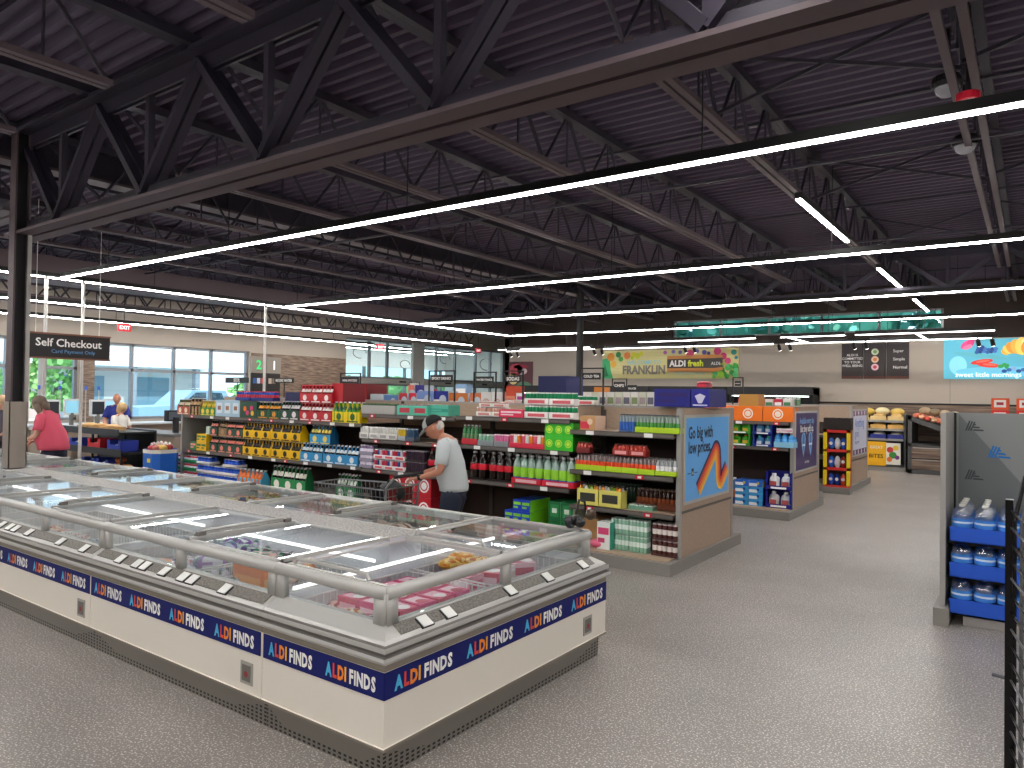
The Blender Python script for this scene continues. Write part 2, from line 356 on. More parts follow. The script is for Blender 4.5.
for yy, nm in ((1.0,'over the aisle in front of the freezers'),(-1.6,'just behind the photographer'),(-5.2,'well behind the photographer')):  # out-of-view light lines, added to brighten the near side of the store
    light((-12.5,yy,3.4),(8.5,yy,3.4),'linear_ceiling_light','unseen added linear light '+nm,'long linear lights',hang=4.5)

# light frames with spots at the back wall
for x0, x1, nm in ((-13.1,-9.9,'by the entrance corner'),(-7.9,-5.05,'in front of the fruit banner'),(-4.5,-3.2,'over the lotion posters'),(-3.0,-.6,'beside the pastry screen')):
    yy = 17.5 if x0 < -9 else 16.3
    e = light((x0,yy,3.0),(x1,yy,3.0),'light_bar','white light bar in a black frame '+nm,'back wall light bars',led=m_led2,w=.028,hang=4.5)
for x0, x1, nm in ((-13.3,-10.2,'by the entrance corner'),(-9.9,-5.2,'above the fruit banner'),(-4.9,-.7,'above the dark posters')):
    light((x0,18.2,3.0),(x1,18.2,3.0),'light_bar','white light bar close to the back wall '+nm,'back wall light bars',led=m_led2,w=.028,hang=4.5)
for x in (-4.35,-1.9): light((x,16.4,3.0),(x,18.1,3.0),'light_bar','white cross bar of the light frame '+('by the dark posters' if x < -4 else 'by the pastry screen'),'back wall light bars',led=m_led2,w=.028,hang=4.5)
for i, x in enumerate((-12.4,-9.6,-7.0,-4.7,-3.1,-.8)):
    e = empty('spotlight', (x,17.3,2.96), ORD[i]+' twin track spotlight along the back wall, counted from the entrance corner', 'spotlight', 'track spotlights')
    g = MB(); g.box(x-.22,x+.22,17.27,17.33,2.95,3.0,m_black); g.part('track', e); g = MB(); g.cyl((x,17.3,3.0),(x,17.3,4.5),.008,m_black,4); g.part('stem', e)
    for s in (-.12,.12):
        g = MB(); g.cyl((x+s,17.3,2.95),(x+s,17.3,2.87),.015,m_black,6); g.cyl((x+s,17.3,2.9),(x+s+.02,17.36,2.78),.04,m_black,10); g.part('lamp_head', e)
        g = MB(); g.cyl((x+s+.02,17.36,2.781),(x+s+.021,17.363,2.775),.034,M((1,.97,.93),.5,0,8),10); g.part('lamp_lens', e)
# ceiling cameras, strobe, exit signs
for x, y, z, nm in ((*at(947,88,'y',6.3),'nearer the big girder'),(*at(965,146,'y',7.4),'just past the first long light')):
    e = empty('ceiling_camera', (x,y,z), 'black dome camera hanging from the roof, '+nm, 'camera', 'dome cameras')
    g = MB(); g.cyl((x,y,z+.1),(x,y,4.45),.022,m_black,8); g.part('pole', e)
    g = MB(); g.lathe([(.03,.12),(.10,.08),(.11,.03),(.10,.0)],(x,y,z),m_black,14); g.part('hood', e)
    g = MB(); g.ball((x,y,z-.0),(.085,.085,.075),M('#a8a8b0',.15),12,6); g.part('dome', e, True)
_q = at(968,98,'y',5.9); _x, _y, _z = _q
e = empty('fire_strobe', (_x,_y,_z), 'round red fire strobe under the roof beam', 'alarm')
g = MB(); g.cyl((_x,_y,_z-.02),(_x,_y,_z+.03),.075,m_red,16); g.cyl((_x,_y,_z+.04),(_x,_y,4.45),.015,m_black,6); g.part('base', e); g = MB(); g.box(_x-.04,_x+.04,_y-.04,_y+.04,_z-.045,_z-.02,m_white); g.part('flasher', e)
for (x,y,z), nm in (((-14.5,7.11,2.86),'over the self checkout'),((-14.5,13.98,2.9),'beside the wood clad wall'),((-14.5,18.28,3.06),'near the entrance glass')):
    e = empty('exit_sign', (x,y,z), 'small red exit sign hanging '+nm, 'exit sign', 'exit signs')
    g = MB(); g.box(x-.03,x+.03,y-.12,y+.12,z-.08,z+.08,M('#d3202e',.4)); g.part('sign_box', e)
    g = MB(); g.text('EXIT',M('#ffd9d9',.5,0,1.2),(x+.032,y-.105,z-.04),(0,1,0),(0,0,1),.1,.01); g.part('lettering', e)
    g = MB(); g.cyl((x,y,z+.08),(x,y,3.86 if y < 19 else 4.4),.01,m_black,5); g.part('stem', e)

# ================================================================== OUTSIDE
b = MB(); b.quad((-90,-40,-.12),(XL-.26,-40,-.12),(XL-.26,80,-.12),(-90,80,-.12),M('#b9bcbd',.9)); struct(b.build('parking_lot_pavement'))
b = MB(); b.quad((XL-.26,26.3,-.12),(60,26.3,-.12),(60,80,-.12),(XL-.26,80,-.12),M('#7b9a62',.9)); struct(b.build('lawn'))
e = empty('shop_building', (-46,16,-.12), 'pale shopfront across the parking lot with a dark tower bay', 'building')
g = MB(); g.box(-50,-44,-14,26.5,-.12,5.2,'#cfcac4'); g.box(-44.05,-43.6,-14,26.5,2.9,4.1,'#e9e7e3'); g.box(-44.0,-43.97,-14,26.5,.0,.6,'#b9a9a0'); g.part('wall', e)
g = MB(); g.box(-50,-43.5,3,8,-.12,7.0,'#b9a79c'); g.part('tower', e)
for i in range(9):
    y = -9+i*3.9
    g = MB(); g.box(-44.04,-43.97,y,y+2.2,0.2,2.4,'#6f8f9c'); g.part('window', e)
    g = MB(); g.box(-42.4,-42.0,y+2.8,y+3.1,-.12,3.0,'#8d9296'); g.part('post', e)
g = MB(); g.box(-44,-41.9,-12,26.5,2.95,3.25,'#f1f0ee'); g.part('awning', e)
e = empty('pickup_truck', (-29,17,-.12), 'silvery blue pickup truck parked outside the shop window', 'truck')
cb = M('#a9c4d4', .3, .3)
g = MB(); prof = [(14.4,.35),(14.4,.95),(15.9,1.02),(16.6,1.62),(18.1,1.65),(18.5,1.05),(20.0,1.05),(20.0,.35)]; g.prism(prof,'x',-29.8,-28.1,cb); g.part('cab_and_bed', e)
g = MB(); g.poly([(-28.08,16.15,1.08),(-28.08,18.15,1.08),(-28.08,17.9,1.55),(-28.08,16.75,1.55)],'#35464f'); g.box(-28.09,-28.06,17.2,17.26,1.05,1.6,cb); g.part('side_window', e)
for y in (15.2,19.1):
    g = MB(); g.cyl((-28.3,y,.24),(-28.04,y,.24),.36,'#222',18); g.cyl((-28.04,y,.23),(-28.0,y,.23),.2,'#99aaaa',12); g.part('wheel', e)
def tree(x, y, h, r, name, label, col, nleaf=900, group=None, z0=-.12):
    e = empty(name, (x,y,z0), label, 'tree', group); random.seed(int(x*7+y*3))
    g = MB(); g.tube([(x,y,z0),(x+.1,y,z0+h*.3),(x,y+.1,z0+h*.7)],[.16,.12,.05],'#5d4c3e',7); g.part('trunk', e)
    g = MB(); mats = [M(c,.8) for c in col]
    for i in range(nleaf):
        a = random.random()*2*pi; t = random.random(); rr = r*(.35+.65*random.random())*sin(pi*(.15+.8*t)); c = Vector((x+rr*cos(a), y+rr*sin(a), z0+h*.25+h*.78*t)); s = .11*(r**.6)*(.6+random.random()*.7)
        n = Vector((random.uniform(-1,1),random.uniform(-1,1),random.uniform(-.4,1))).normalized(); u = n.orthogonal().normalized()*s; w = n.cross(u)
        g.poly([c+u, c+u*.3+w*.8, c-u*.6+w*.6, c-u, c-u*.3-w*.7, c+u*.5-w*.8], random.choice(mats))
    if r > 3: g.ball((x,y,z0+h*.62),(r*.78,r*.78,h*.38),mats[1],12,8)
    g.part('foliage', e)
greens = ('#7fae5c','#5f9348','#9cc474')
tree(-33,13.4,3.6,1.5,'tree','young green tree in front of the pale shopfront',greens,900)
tree(-30,9.8,2.6,1.2,'tree','low bright green tree beyond the checkout window',greens,700)
for i, (x,y,h,r) in enumerate(((-33,26,2.2,1.7),(-42,31,2.9,3.1),(-36,36,2.7,3.1),(-48,40,3.4,3.6),(-38,46,3.3,3.8),(-30,54,3.6,4.2))):
    tree(x,y,h,r,'tree',ORD[i]+' of the green trees past the end of the shopfront',greens,1500,'trees past the shopfront')
tree(-27,18.9+4.2,1.9,.9,'bush','small bright green bush at the edge of the parking lot',('#8fce5e','#6fb045'),400)
teal = ('#5fa38c','#3f7f6c','#84c0a5','#2f6f66')
for i in range(9):
    tree(-26+i*6.0, 40+(i%3)*1.2, 9.5+(i%2), 3.6,'tree',ORD[i]+' of the dense trees seen through the high window, counted from the entrance side',teal,1500,'trees behind the store')
sun = bpy.data.lights.new('sun','SUN'); sun.energy = 3.0; sun.angle = .02; so = bpy.data.objects.new('sun',sun); COL.objects.link(so); so.rotation_euler = (radians(15),radians(50),0)
# ================================================================== FREEZER ISLAND
m_perf = bpy.data.materials.new('perforated_steel'); m_perf.use_nodes = True
n, l, bs = nodes_of(m_perf)
def nd(t, **k):
    q = n.new(t)
    for a, v in k.items(): setattr(q, a, v)
    return q
def mth(op, a, c=None):
    q = nd('ShaderNodeMath', operation=op)
    for i, v in enumerate((a, c)):
        if v is None: continue
        if isinstance(v, (int, float)): q.inputs[i].default_value = v
        else: l.new(v, q.inputs[i])
    return q.outputs[0]
tc = nd('ShaderNodeTexCoord'); sp = nd('ShaderNodeSeparateXYZ'); l.new(tc.outputs['Object'], sp.inputs[0])
gsp = nd('ShaderNodeSeparateXYZ'); l.new(tc.outputs['Generated'], gsp.inputs[0])
hor = mth('ADD', sp.outputs[0], sp.outputs[1])
def holes(src, k): return mth('LESS_THAN', mth('ABSOLUTE', mth('SUBTRACT', mth('FRACT', mth('MULTIPLY', src, k)), .5)), .27)
zz_ = gsp.outputs[2]
hm = mth('MULTIPLY', holes(hor, 26), holes(zz_, 7))
g1 = mth('MAXIMUM', mth('ABSOLUTE', mth('SUBTRACT', gsp.outputs[0], .5)), mth('ABSOLUTE', mth('SUBTRACT', gsp.outputs[1], .5)))
# a low band of holes everywhere, rising to the ends of the unit
nsp = nd('ShaderNodeSeparateXYZ'); l.new(tc.outputs['Normal'], nsp.inputs[0]); isx = mth('GREATER_THAN', mth('ABSOLUTE', nsp.outputs[0]), .5)
along_ = mth('ADD', mth('MULTIPLY', isx, gsp.outputs[1]), mth('MULTIPLY', mth('SUBTRACT', 1, isx), gsp.outputs[0]))
wx = mth('ABSOLUTE', mth('SUBTRACT', along_, .5))
th = mth('ADD', mth('MULTIPLY', mth('MAXIMUM', mth('SUBTRACT', wx, .34), 0), 3.4), .26)
hm = mth('MULTIPLY', hm, mth('LESS_THAN', zz_, th))
mx = nd('ShaderNodeMix', data_type='RGBA'); l.new(hm, mx.inputs[0]); mx.inputs[6].default_value = lin('#85807a'); mx.inputs[7].default_value = lin('#1c1a1a')
l.new(mx.outputs[2], bs.inputs['Base Color']); bs.inputs['Roughness'].default_value = .42; bs.inputs['Metallic'].default_value = .25
m_spine = speckled('grey_plastic_spine', '#b5b2ad', '#7c7a78', 70, .5, .56, .6)
m_trayg = grained('ribbed_grey_strip', '#8a857d', '#5f5b57', (90,90,3), .5)
def word(b, o, right, up, h, W, n=(0,0,0)):
    """ALDI FINDS, fitted to width W"""
    cols = ['#48b4e6','#e0463e','#f28a2e','#f9b233']+['#f4f4f4']*5; s = 'ALDIFINDS'; adv = []
    for ch in s:
        vs, _ = text_mesh(ch, .05); adv.append((min(v[0] for v in vs), max(v[0] for v in vs)))
    tot = sum(a[1]-a[0] for a in adv)+.09*8+.28; k = W/tot; x = 0; right = Vector(right); up = Vector(up); o = Vector(o)
    for i, ch in enumerate(s):
        if i == 4: x += .28
        vs, fs = text_mesh(ch, .05); kk = len(b.v)
        lift = .02*(i % 2) if i < 4 else 0
        b.v += [tuple(o+right*((v[0]-adv[i][0]+x)*k)+up*((v[1]+lift)*h/.72)) for v in vs]
        for f in fs: b.face([kk+j for j in f], cols[i])
        x += adv[i][1]-adv[i][0]+.09
def freezer(name, x0, x1, y0, y1, ex, label, group, tags=(), lids=2, along='x', words=4, slide=0, led=True):
    e = empty(name, ((x0+x1)/2, (y0+y1)/2, 0), label, 'chest freezer', group)
    def ring(d, z, hd=.002):
        a = x0+(d if 'W' in ex else hd); c = x1-(d if 'E' in ex else hd); f = y0+(d if 'S' in ex else hd); r = y1-(d if 'N' in ex else hd)
        return [(a,f,z),(c,f,z),(c,r,z),(a,r,z)]
    g = MB(); g.loft([ring(.035,0),ring(.03,.137)], m_perf); g.part('kick_plate', e)
    g = MB(); g.loft([ring(-.008,.138),ring(-.008,.15),ring(0,.151),ring(0,.47),ring(0,.505)], [m_taupe,m_beige,m_beige,m_taupe], cap=False); g.part('body', e)
    g = MB(); g.loft([ring(0,.503),ring(-.022,.508),ring(-.026,.52),ring(-.022,.534),ring(-.004,.538),ring(-.004,.547),ring(-.014,.552),ring(-.014,.574),ring(0,.58)], [m_alu,m_alu,m_alu,m_alu_d,m_alu_d,m_alu,m_alu,m_alu_d], cap=False); g.part('bumper', e)
    g = MB(); g.loft([ring(0,.58),ring(.012,.592),ring(.085,.636),ring(.115,.638,.03),ring(.125,.60,.04),ring(.125,.26,.04)], [m_alu,m_alu,m_alu,m_liner,m_liner], cap=False); k = len(g.v); g.face(range(k-4,k), m_liner); g.part('liner', e)
    # ribbed strip, price tags, glass, rail, band per open side
    rl = MB(); gl = MB(); tr = MB(); bd = MB(); zr = .768
    for side in ex:
        if side in 'SN':
            yy = y0 if side == 'S' else y1; s = 1 if side == 'S' else -1
            a = x0+(.085 if 'W' in ex else 0); c = x1-(.085 if 'E' in ex else 0)
            P = lambda t, d, z, yy=yy, s=s: (t, yy+s*d, z)
            lo, hi = a, c; R = (s,0,0)
        else:
            xx = x1 if side == 'E' else x0; s = -1 if side == 'E' else 1
            a = y0+(.085 if 'S' in ex else 0); c = y1-(.085 if 'N' in ex else 0)
            P = lambda t, d, z, xx=xx, s=s: (xx+s*d, t, z)
            lo, hi = a, c; R = (0,-s,0)
        Rv = Vector(R)
        plain = along == 'y' and side in 'SN'
        if not plain: tr.loft([[P(t,d,z) for d, z in ((.018,.600),(.072,.634),(.074,.627),(.02,.594))] for t in (lo+.03,hi-.03)], m_trayg)
        rl.tube([P(lo-.0,.085,zr),P(hi+.0,.085,zr)], .03, m_alu, 10)
        nps = [lo+.03,hi-.03]+([] if plain else [(lo+hi)/2])
        for t in nps: rl.loft([[P(t-.032,d,z) for d, z in ((.07,.63),(.1,.63),(.1,zr),(.07,zr))],[P(t+.032,d,z) for d, z in ((.07,.63),(.1,.63),(.1,zr),(.07,zr))]], m_alu)
        gl.loft([[P(lo+.02,d,z) for d, z in ((.083,.64),(.087,.64),(.087,.755),(.083,.755))],[P(hi-.02,d,z) for d, z in ((.083,.64),(.087,.64),(.087,.755),(.083,.755))]], m_glass)
        b0, b1 = lo-(.085 if (side in 'SN' and 'W' in ex) or (side in 'EW' and 'S' in ex) else -.012), hi+(.085 if (side in 'SN' and 'E' in ex) or (side in 'EW' and 'N' in ex) else -.012)
        bd.loft([[P(t,d,z) for d, z in ((-.004,.352),(-.004,.468),(.0,.468),(.0,.352))] for t in (b0,b1)], m_navy)
        nw = max(2, round((b1-b0)/.445)); pit = (b1-b0)/nw
        for i in range(nw):
            t = (b0+pit*(i+.11)) if Rv.x+Rv.y > 0 else (b1-pit*(i+.11))
            word(bd, P(t,-.0065,.380), Rv, (0,0,1), .060, pit*.78)
    tr.v and tr.part('ribbed_strip', e); rl.part('guard_rail', e, True); gl.part('front_glass', e); bd.part('brand_band', e)
    for side, t in tags:
        g = MB(); yy = {'S':y0,'N':y1,'E':x1,'W':x0}[side]; s = 1 if side in 'SW' else -1
        P = (lambda t, d, z: (t, yy+s*d, z)) if side in 'SN' else (lambda t, d, z: (yy+s*d, t, z))
        for w, dz, m in ((.04,0,m_dark),(.032,.005,m_tagw)):
            g.loft([[P(t-w,.004,.597+dz),P(t-w,.056+.0,.629+dz),P(t-w,.06,.62+dz),P(t-w,.01,.59+dz)],[P(t+w,.004,.597+dz),P(t+w,.056,.629+dz),P(t+w,.06,.62+dz),P(t+w,.01,.59+dz)]], m)
        g.part('price_tag', e)
    # drain plate
    g = MB()
    if 'E' in ex: g.box(x1-.002,x1+.004,y1-.28,y1-.18,.19,.30,'#a6a39c'); g.box(x1+.004,x1+.006,y1-.265,y1-.195,.205,.285,'#6d6a66'); g.disc((x1+.007,y1-.23,.24),.016,'#8a2a2a',(0,1,0)); g.part('drain_plate', e)
    elif 'S' in ex: g.box(x1-.17,x1-.07,y0-.004,y0+.002,.19,.30,'#a6a39c'); g.box(x1-.155,x1-.085,y0-.006,y0-.004,.205,.285,'#6d6a66'); g.disc((x1-.12,y0-.007,.24),.016,'#8a2a2a'); g.part('drain_plate', e)
    # lids with frames; bars run across the opening
    ix0 = x0+(.12 if 'W' in ex else .02); ix1 = x1-(.12 if 'E' in ex else .02); iy0 = y0+(.12 if 'S' in ex else .0); iy1 = y1-(.12 if 'N' in ex else .0)
    for i in range(lids):
        zl = .772+.016*(i % 2)
        if along == 'x':
            L = (ix1-ix0)/lids; a, c, f, r = ix0+L*i+slide*(i % 2), ix0+L*(i+1)+slide*(i % 2)+.01, iy0, iy1
        else:
            L = (iy1-iy0)/lids; a, c, f, r = ix0, ix1, iy0+L*i, iy0+L*(i+1)+.01
        g = MB(); w = .022
        for q in ((a,a+w,f,r),(c-w,c,f,r)) if along == 'x' else ((a,c,f,f+w),(a,c,r-w,r)): g.box(*q, zl, zl+.018, m_alu)
        for q in ((a,c,f,f+.008),(a,c,r-.008,r)) if along == 'x' else ((a,a+.008,f,r),(c-.008,c,f,r)): g.box(*q, zl, zl+.012, '#d8d8d6')
        lid = g.part('sliding_lid', e)
        g = MB(); g.box(a+.01,c-.01,f+.006,r-.006,zl+.006,zl+.010,m_lid); g.part('glass_pane', lid)
        g = MB()
        if along == 'x':
            for yy in (f+.05, r-.09): g.box(a-.004 if i % 2 else c-w-.004, (a if i % 2 else c-w)+w+.004, yy, yy+.05, zl+.017, zl+.04, m_alu_d)
            xb = a+w/2 if i % 2 else c-w/2
            g.tube([(xb,f+.07,zl+.03),(xb,f+.09,zl+.045),(xb,r-.1,zl+.045),(xb,r-.07,zl+.03)], .009, m_alu, 6)
        else:
            yb = f+w/2 if i % 2 else f+w/2
            g.tube([(a+.05,yb,zl+.02),(a+.07,yb,zl+.048),(c-.14,yb,zl+.048),(c-.12,yb,zl+.02)], .010, m_alu, 6)
        g.part('handle', lid)
    # wire baskets
    bays = 2 if along == 'x' or lids > 1 else 1
    for i in range(bays):
        if along == 'x': a = ix0+.03+(ix1-ix0)*i/bays; c = a+(ix1-ix0)/bays-.05; f = iy0+.03; r = iy1-.05
        else: f = iy0+.03+(iy1-iy0)*i/bays; r = f+(iy1-iy0)/bays-.05; a = ix0+.03; c = ix1-.04
        g = MB(); wr = .0022; z0, z1 = .34, .60
        for z in (z0, .43, .52, z1):
            q = wr*(1.6 if z == z1 else 1)
            g.box(a,c,f-q,f+q,z-q,z+q,m_wire); g.box(a,c,r-q,r+q,z-q,z+q,m_wire); g.box(a-q,a+q,f,r,z-q,z+q,m_wire); g.box(c-q,c+q,f,r,z-q,z+q,m_wire)
        t = a
        while t < c: g.box(t-wr,t+wr,f-wr,f+wr,z0,z1,m_wire); g.box(t-wr,t+wr,r-wr,r+wr,z0,z1,m_wire); g.box(t-wr,t+wr,f,r,z0-wr,z0+wr,m_wire); t += .045
        t = f
        while t < r: g.box(a-wr,a+wr,t-wr,t+wr,z0,z1,m_wire); g.box(c-wr,c+wr,t-wr,t+wr,z0,z1,m_wire); t += .045
        g.part('wire_basket', e)
    if led:
        g = MB()
        if along == 'x':
            yy = y1-.045 if 'S' in ex else y0+.045; g.box(x0+.08,x1-.08,yy-.006,yy+.006,.655,.672,M((1,.99,.97),.5,0,1.2,'led_tube')); g.box(x0+.05,x1-.05,yy-.012,yy+.04*(1 if 'S' in ex else -1),.63,.76,m_alu) if False else None
        else: g.box(x0+.04,x0+.052,y0+.14,y1-.14,.655,.672,M((1,.99,.97),.5,0,1.2,'led_tube'))
        g.part('light_tube', e)
    return e
def tgx(us, y=2.215): return [('S', at(u,v,'y',y).x) for u, v in us]
X0 = -2.22; XE = X0-.84; LU = 1.77
freezer('chest_freezer', XE, X0, 2.2, 4.15, 'SEN', 'end chest freezer across the head of the island, open glass sides on three sides', None,
        [('E', at(u,v,'x',X0-.03).y) for u, v in ((425,626),(449,617),(511,594),(548,581),(583,569))], lids=2, along='y', slide=0)
tagp = [((10,347),(42,358),(65,365),(118,380),(245,418),(340,442),(485,485),(552,507),(583,515),(660,537),(735,560),(772,572),(903,607))]
tp = [at(a/4, 440+c/4, 'y', 2.235).x for a, c in tagp[0]]
for k in range(5):
    xa = XE-LU*(k+1); xb = XE-LU*k; ts = [('S',x) for x in tp if xa+.04 < x < xb-.04] if k < 2 else [('S', xb-.3-.35*j) for j in range(4)]
    freezer('chest_freezer', xa, xb, 2.2, 3.06, 'S'+('W' if k == 4 else ''), 'chest freezer in the front row of the island, '+ORD[k]+' from the end freezer', 'chest freezers of the island', ts)
    freezer('chest_freezer', xa, xb, 3.34, 4.15, 'N'+('W' if k == 4 else ''), 'chest freezer in the rear row of the island, '+ORD[k]+' from the end freezer', 'chest freezers of the island', [])
for xa, xb, nm in ((-8.63, XE-.01, 'between the column and the end freezer'), (-11.9, -8.97, 'beyond the column')):
    g = MB(); g.box(xa, xb, 3.065, 3.335, 0, .795, m_liner); g.box(xa, xb, 3.065, 3.335, .795, .80, m_spine)
    tag(g.build('island_spine', loc=((xa+xb)/2,3.2,0)), 'grey ribbed spine between the two freezer rows, '+nm, 'freezer spine', 'island spines')

# ------------------------------------------------------------------ frozen goods
def bag(u, v, zt, w, d, h, rot, cols, name, label, group, seed=0):
    p = at(u, v, 'z', zt); random.seed(seed+int(u)); g = MB(); ms = [M(c, .28) for c in cols]
    ph = random.random()*6
    def f(q): return Vector((abs(q.x)**.6*(1 if q.x > 0 else -1), abs(q.y)**.6*(1 if q.y > 0 else -1), q.z*(1+.18*sin(5*q.x+ph)*cos(4*q.y))))
    g.ball((0,0,h/2), (w/2,d/2,h/2), ms[0], 16, 9, f)
    for i in range(len(g.f)):
        c = sum((Vector(g.v[j]) for j in g.f[i]), Vector())/len(g.f[i])
        t = int((sin(c.x*17/w+ph+2*cos(c.y*9/d))+cos(c.y*15/d+ph*2)+2)*len(ms)/4.01); g.m[i] = g.mi(ms[min(t,len(ms)-1)])
    for s in (-1,1): g.box(s*w*.49-.004,s*w*.49+.012,-d*.42,d*.42,h*.45,h*.52,ms[0])
    o = g.build(name, smooth=True); o.location = (p.x,p.y,zt-h+.02); o.rotation_euler = (0,0,rot); return tag(o, label, name.split('_')[-1], group)
def fbox(x, y, z, w, d, h, rot, cols, name, label, group):
    g = MB(); g.box(-w/2,w/2,-d/2,d/2,0,h,cols[0])
    g.box(-w*.38,w*.2,-d*.36,d*.36,h,h+.001,cols[1]); g.disc((w*.2,0,h+.002),min(w,d)*.3,cols[2],(1,0,0),(0,1,0))
    g.box(-w*.4,w*.4,-d/2-.001,-d/2,h*.2,h*.7,cols[1]); g.box(w/2,w/2+.001,-d*.4,d*.4,h*.2,h*.7,cols[2])
    o = g.build(name); o.location = (x,y,z); o.rotation_euler = (0,0,rot); return tag(o, label, 'box', group)
pk = ('#d81b60','#f7b5cc','#fff0f2')
n_ = 0
for r in range(3):
    for c in range(4):
        for s in range(2):
            x = -2.86+.155*r; y = 2.62+.135*c; fbox(x, y, .40+.1*s, .145, .12, .095, .03*(c-r), (pk, ('#e0287a','#ffd3e2','#c9154f'))[(c+r) % 2], 'frozen_dessert_box',
                'pink frozen dessert box, %s layer, %s from the near end, %s row from the spine' % (('lower','upper')[s], ORD[c], ORD[r]), 'pink dessert boxes in the end freezer')
for c in range(3):
    fbox(-2.78+.02*c, 3.60+.13*c, .48, .24, .12, .10, .1, (('#e23a5b','#ffe4c9','#7a3fa0'),('#f2efe9','#a33c4d','#c9c2b6'),('#e64c7d','#ffffff','#e9a23c'))[c], 'frozen_dessert_box', ('red','white','rose')[c]+' frozen dessert box at the far end of the end freezer', 'mixed boxes in the end freezer')
for c in range(4):
    fbox(-2.72+.06*(c%2), 3.35+.16*c, .50, .16, .14, .09, .3*c, (('#f0a8b8','#fff4f4','#d84a70'),('#d84a64','#f8dce0','#ffffff'),('#e8e4e0','#d87a90','#a83a50'),('#f4c8d0','#d03a5a','#fff'))[c], 'frozen_dessert_box', ('rose and cream','raspberry','ivory','blush')[c]+' dessert box under the far lid of the end freezer', 'boxes under the far lid')
for c in range(4):
    fbox(-2.42, 3.28+.17*c, .42, .12, .15, .12, .05*c, (('#d43b55','#e8e0f4','#7b5bd0'),('#6b57c9','#f3c6d6','#fff'),('#f0a0b6','#fff','#d03a66'),('#b5443c','#f6d9c0','#fff'))[c], 'ice_cream_box', ('red','violet','pale pink','brick red')[c]+' ice cream box behind the aisle-side glass of the end freezer', 'ice cream boxes in the end freezer')
for i, (u,v,c) in enumerate(((462,556,('#f0b43a','#e89028','#f8dc90')),(478,560,('#e8a830','#fae0a0','#c86a28')),(448,552,('#f2ece0','#e8a83a','#d8d0c0')),(452,562,('#e8a020','#f6d27a','#d8782a')),(470,566,('#f0b030','#c87a30','#f8e6b0')),(438,557,('#e8e8ea','#c9b8a0','#f6c24a')),(486,570,('#b98a50','#e9c27a','#6a3a20')),(495,574,('#e0b060','#c8d0d8','#7a5030')))):
    bag(u,v,.63-.01*i,.17,.13,.06,.4*i,c,'snack_bag',('deep yellow','honey','white and orange','golden','amber','silvery','tan','straw coloured')[i]+' frozen snack bag beside the pink dessert boxes','snack bags in the end freezer',i)
for i, (u,v,c) in enumerate(((340,606,('#c8344a','#f2c4b8','#8a2030')),(352,613,('#e7d4b0','#c06a3a','#f6efe0')),(366,619,('#e8e8ec','#5a6070','#c04050')),(330,611,('#e87a8a','#f8e0e0','#b03040')),(398,622,('#b58a5a','#d0a878','#8a6a44')))):
    bag(u,v,.53,.17,.14,.08,.5*i,c,'frozen_food_bag',('crimson','cream','white and grey','rose','kraft brown')[i]+' frozen food bag at the near corner of the end freezer','bags in the near corner',i)
for i, (u,v,c) in enumerate(((228,552,('#1f7a5a','#7a4aa0','#d8e8e0')),(246,548,('#2a8a62','#c8d8d0','#5a3a80')),(262,555,('#1c6a4c','#e8b0a0','#3a8a6a')),(212,556,('#2f8f86','#9a6ac0','#e0e0ea')),(278,546,('#c8a0b0','#3a7a5a','#8a5a70')),(290,552,('#246a48','#dcd0d8','#7a4a6a')))):
    bag(u,v,.60,.22,.16,.10,.35*i,c,'frozen_vegetable_bag',('green and violet','pale green','dark green','teal','mauve','forest green')[i]+' frozen vegetable bag in the first freezer beside the end one','vegetable bags',i)
for i, (u,v,c) in enumerate(((200,566,('#3a7a6a','#b090d0','#d0e0e0')),(216,571,('#6a8ab0','#d0c8e0','#3a6a50')),(182,560,('#d07a90','#e8e8f0','#5a7a9a')),(160,562,('#e8d0c0','#f0a060','#c05050')),(232,579,('#587a60','#c0b8d0','#2a5a4a')))):
    bag(u,v,.52,.19,.15,.09,.5*i,c,'frozen_vegetable_bag',('sea green','slate blue','rose','peach','sage')[i]+' frozen food bag behind the front glass of the first long freezer','bags behind the front glass',i)
p = at(252,588,'z',.50); fbox(p.x-.05, p.y+.03, .42, .3, .05, .2, .0, ('#f07a10','#f9a040','#fbb865'), 'frozen_fries_box', 'bright orange frozen food box behind the front glass', None)
for i, (u,v,c) in enumerate(((300,566,('#e8a060','#f0c890','#c05a20')),(318,560,('#e86a20','#f6b070','#fff')),(286,574,('#d8a090','#e8c8b8','#a05a50')),(345,549,('#f0a060','#e8d8c0','#c0603a')))):
    bag(u,v,.58,.18,.14,.07,.6*i,c,'breaded_food_bag',('apricot','vivid orange','dusty pink','peach and cream')[i]+' food bag beside the end panel of the first long freezer','orange bags',i)
for i, (u,v,c) in enumerate(((52,528,('#c8503a','#e8a080','#f2e0d0')),(62,532,('#d0603a','#f0c0a0','#8a3020')),(75,537,('#e0a0a0','#c06060','#f4e8e0')),(88,543,('#5a8ab0','#d0e0ea','#2a4a6a')),(98,520,('#d0d4da','#a0a8b4','#e8eaf0')),(8,522,('#e0b080','#c05a4a','#f0e4d0')),(42,531,('#b84a3a','#e8c8a8','#fff')))):
    bag(u,v,.52,.2,.16,.09,.4*i,c,'frozen_food_bag',('brick red','orange red','pink','blue','silver grey','sandy','rust red')[i]+' frozen food bag in the second long freezer','bags in the second long freezer',i)
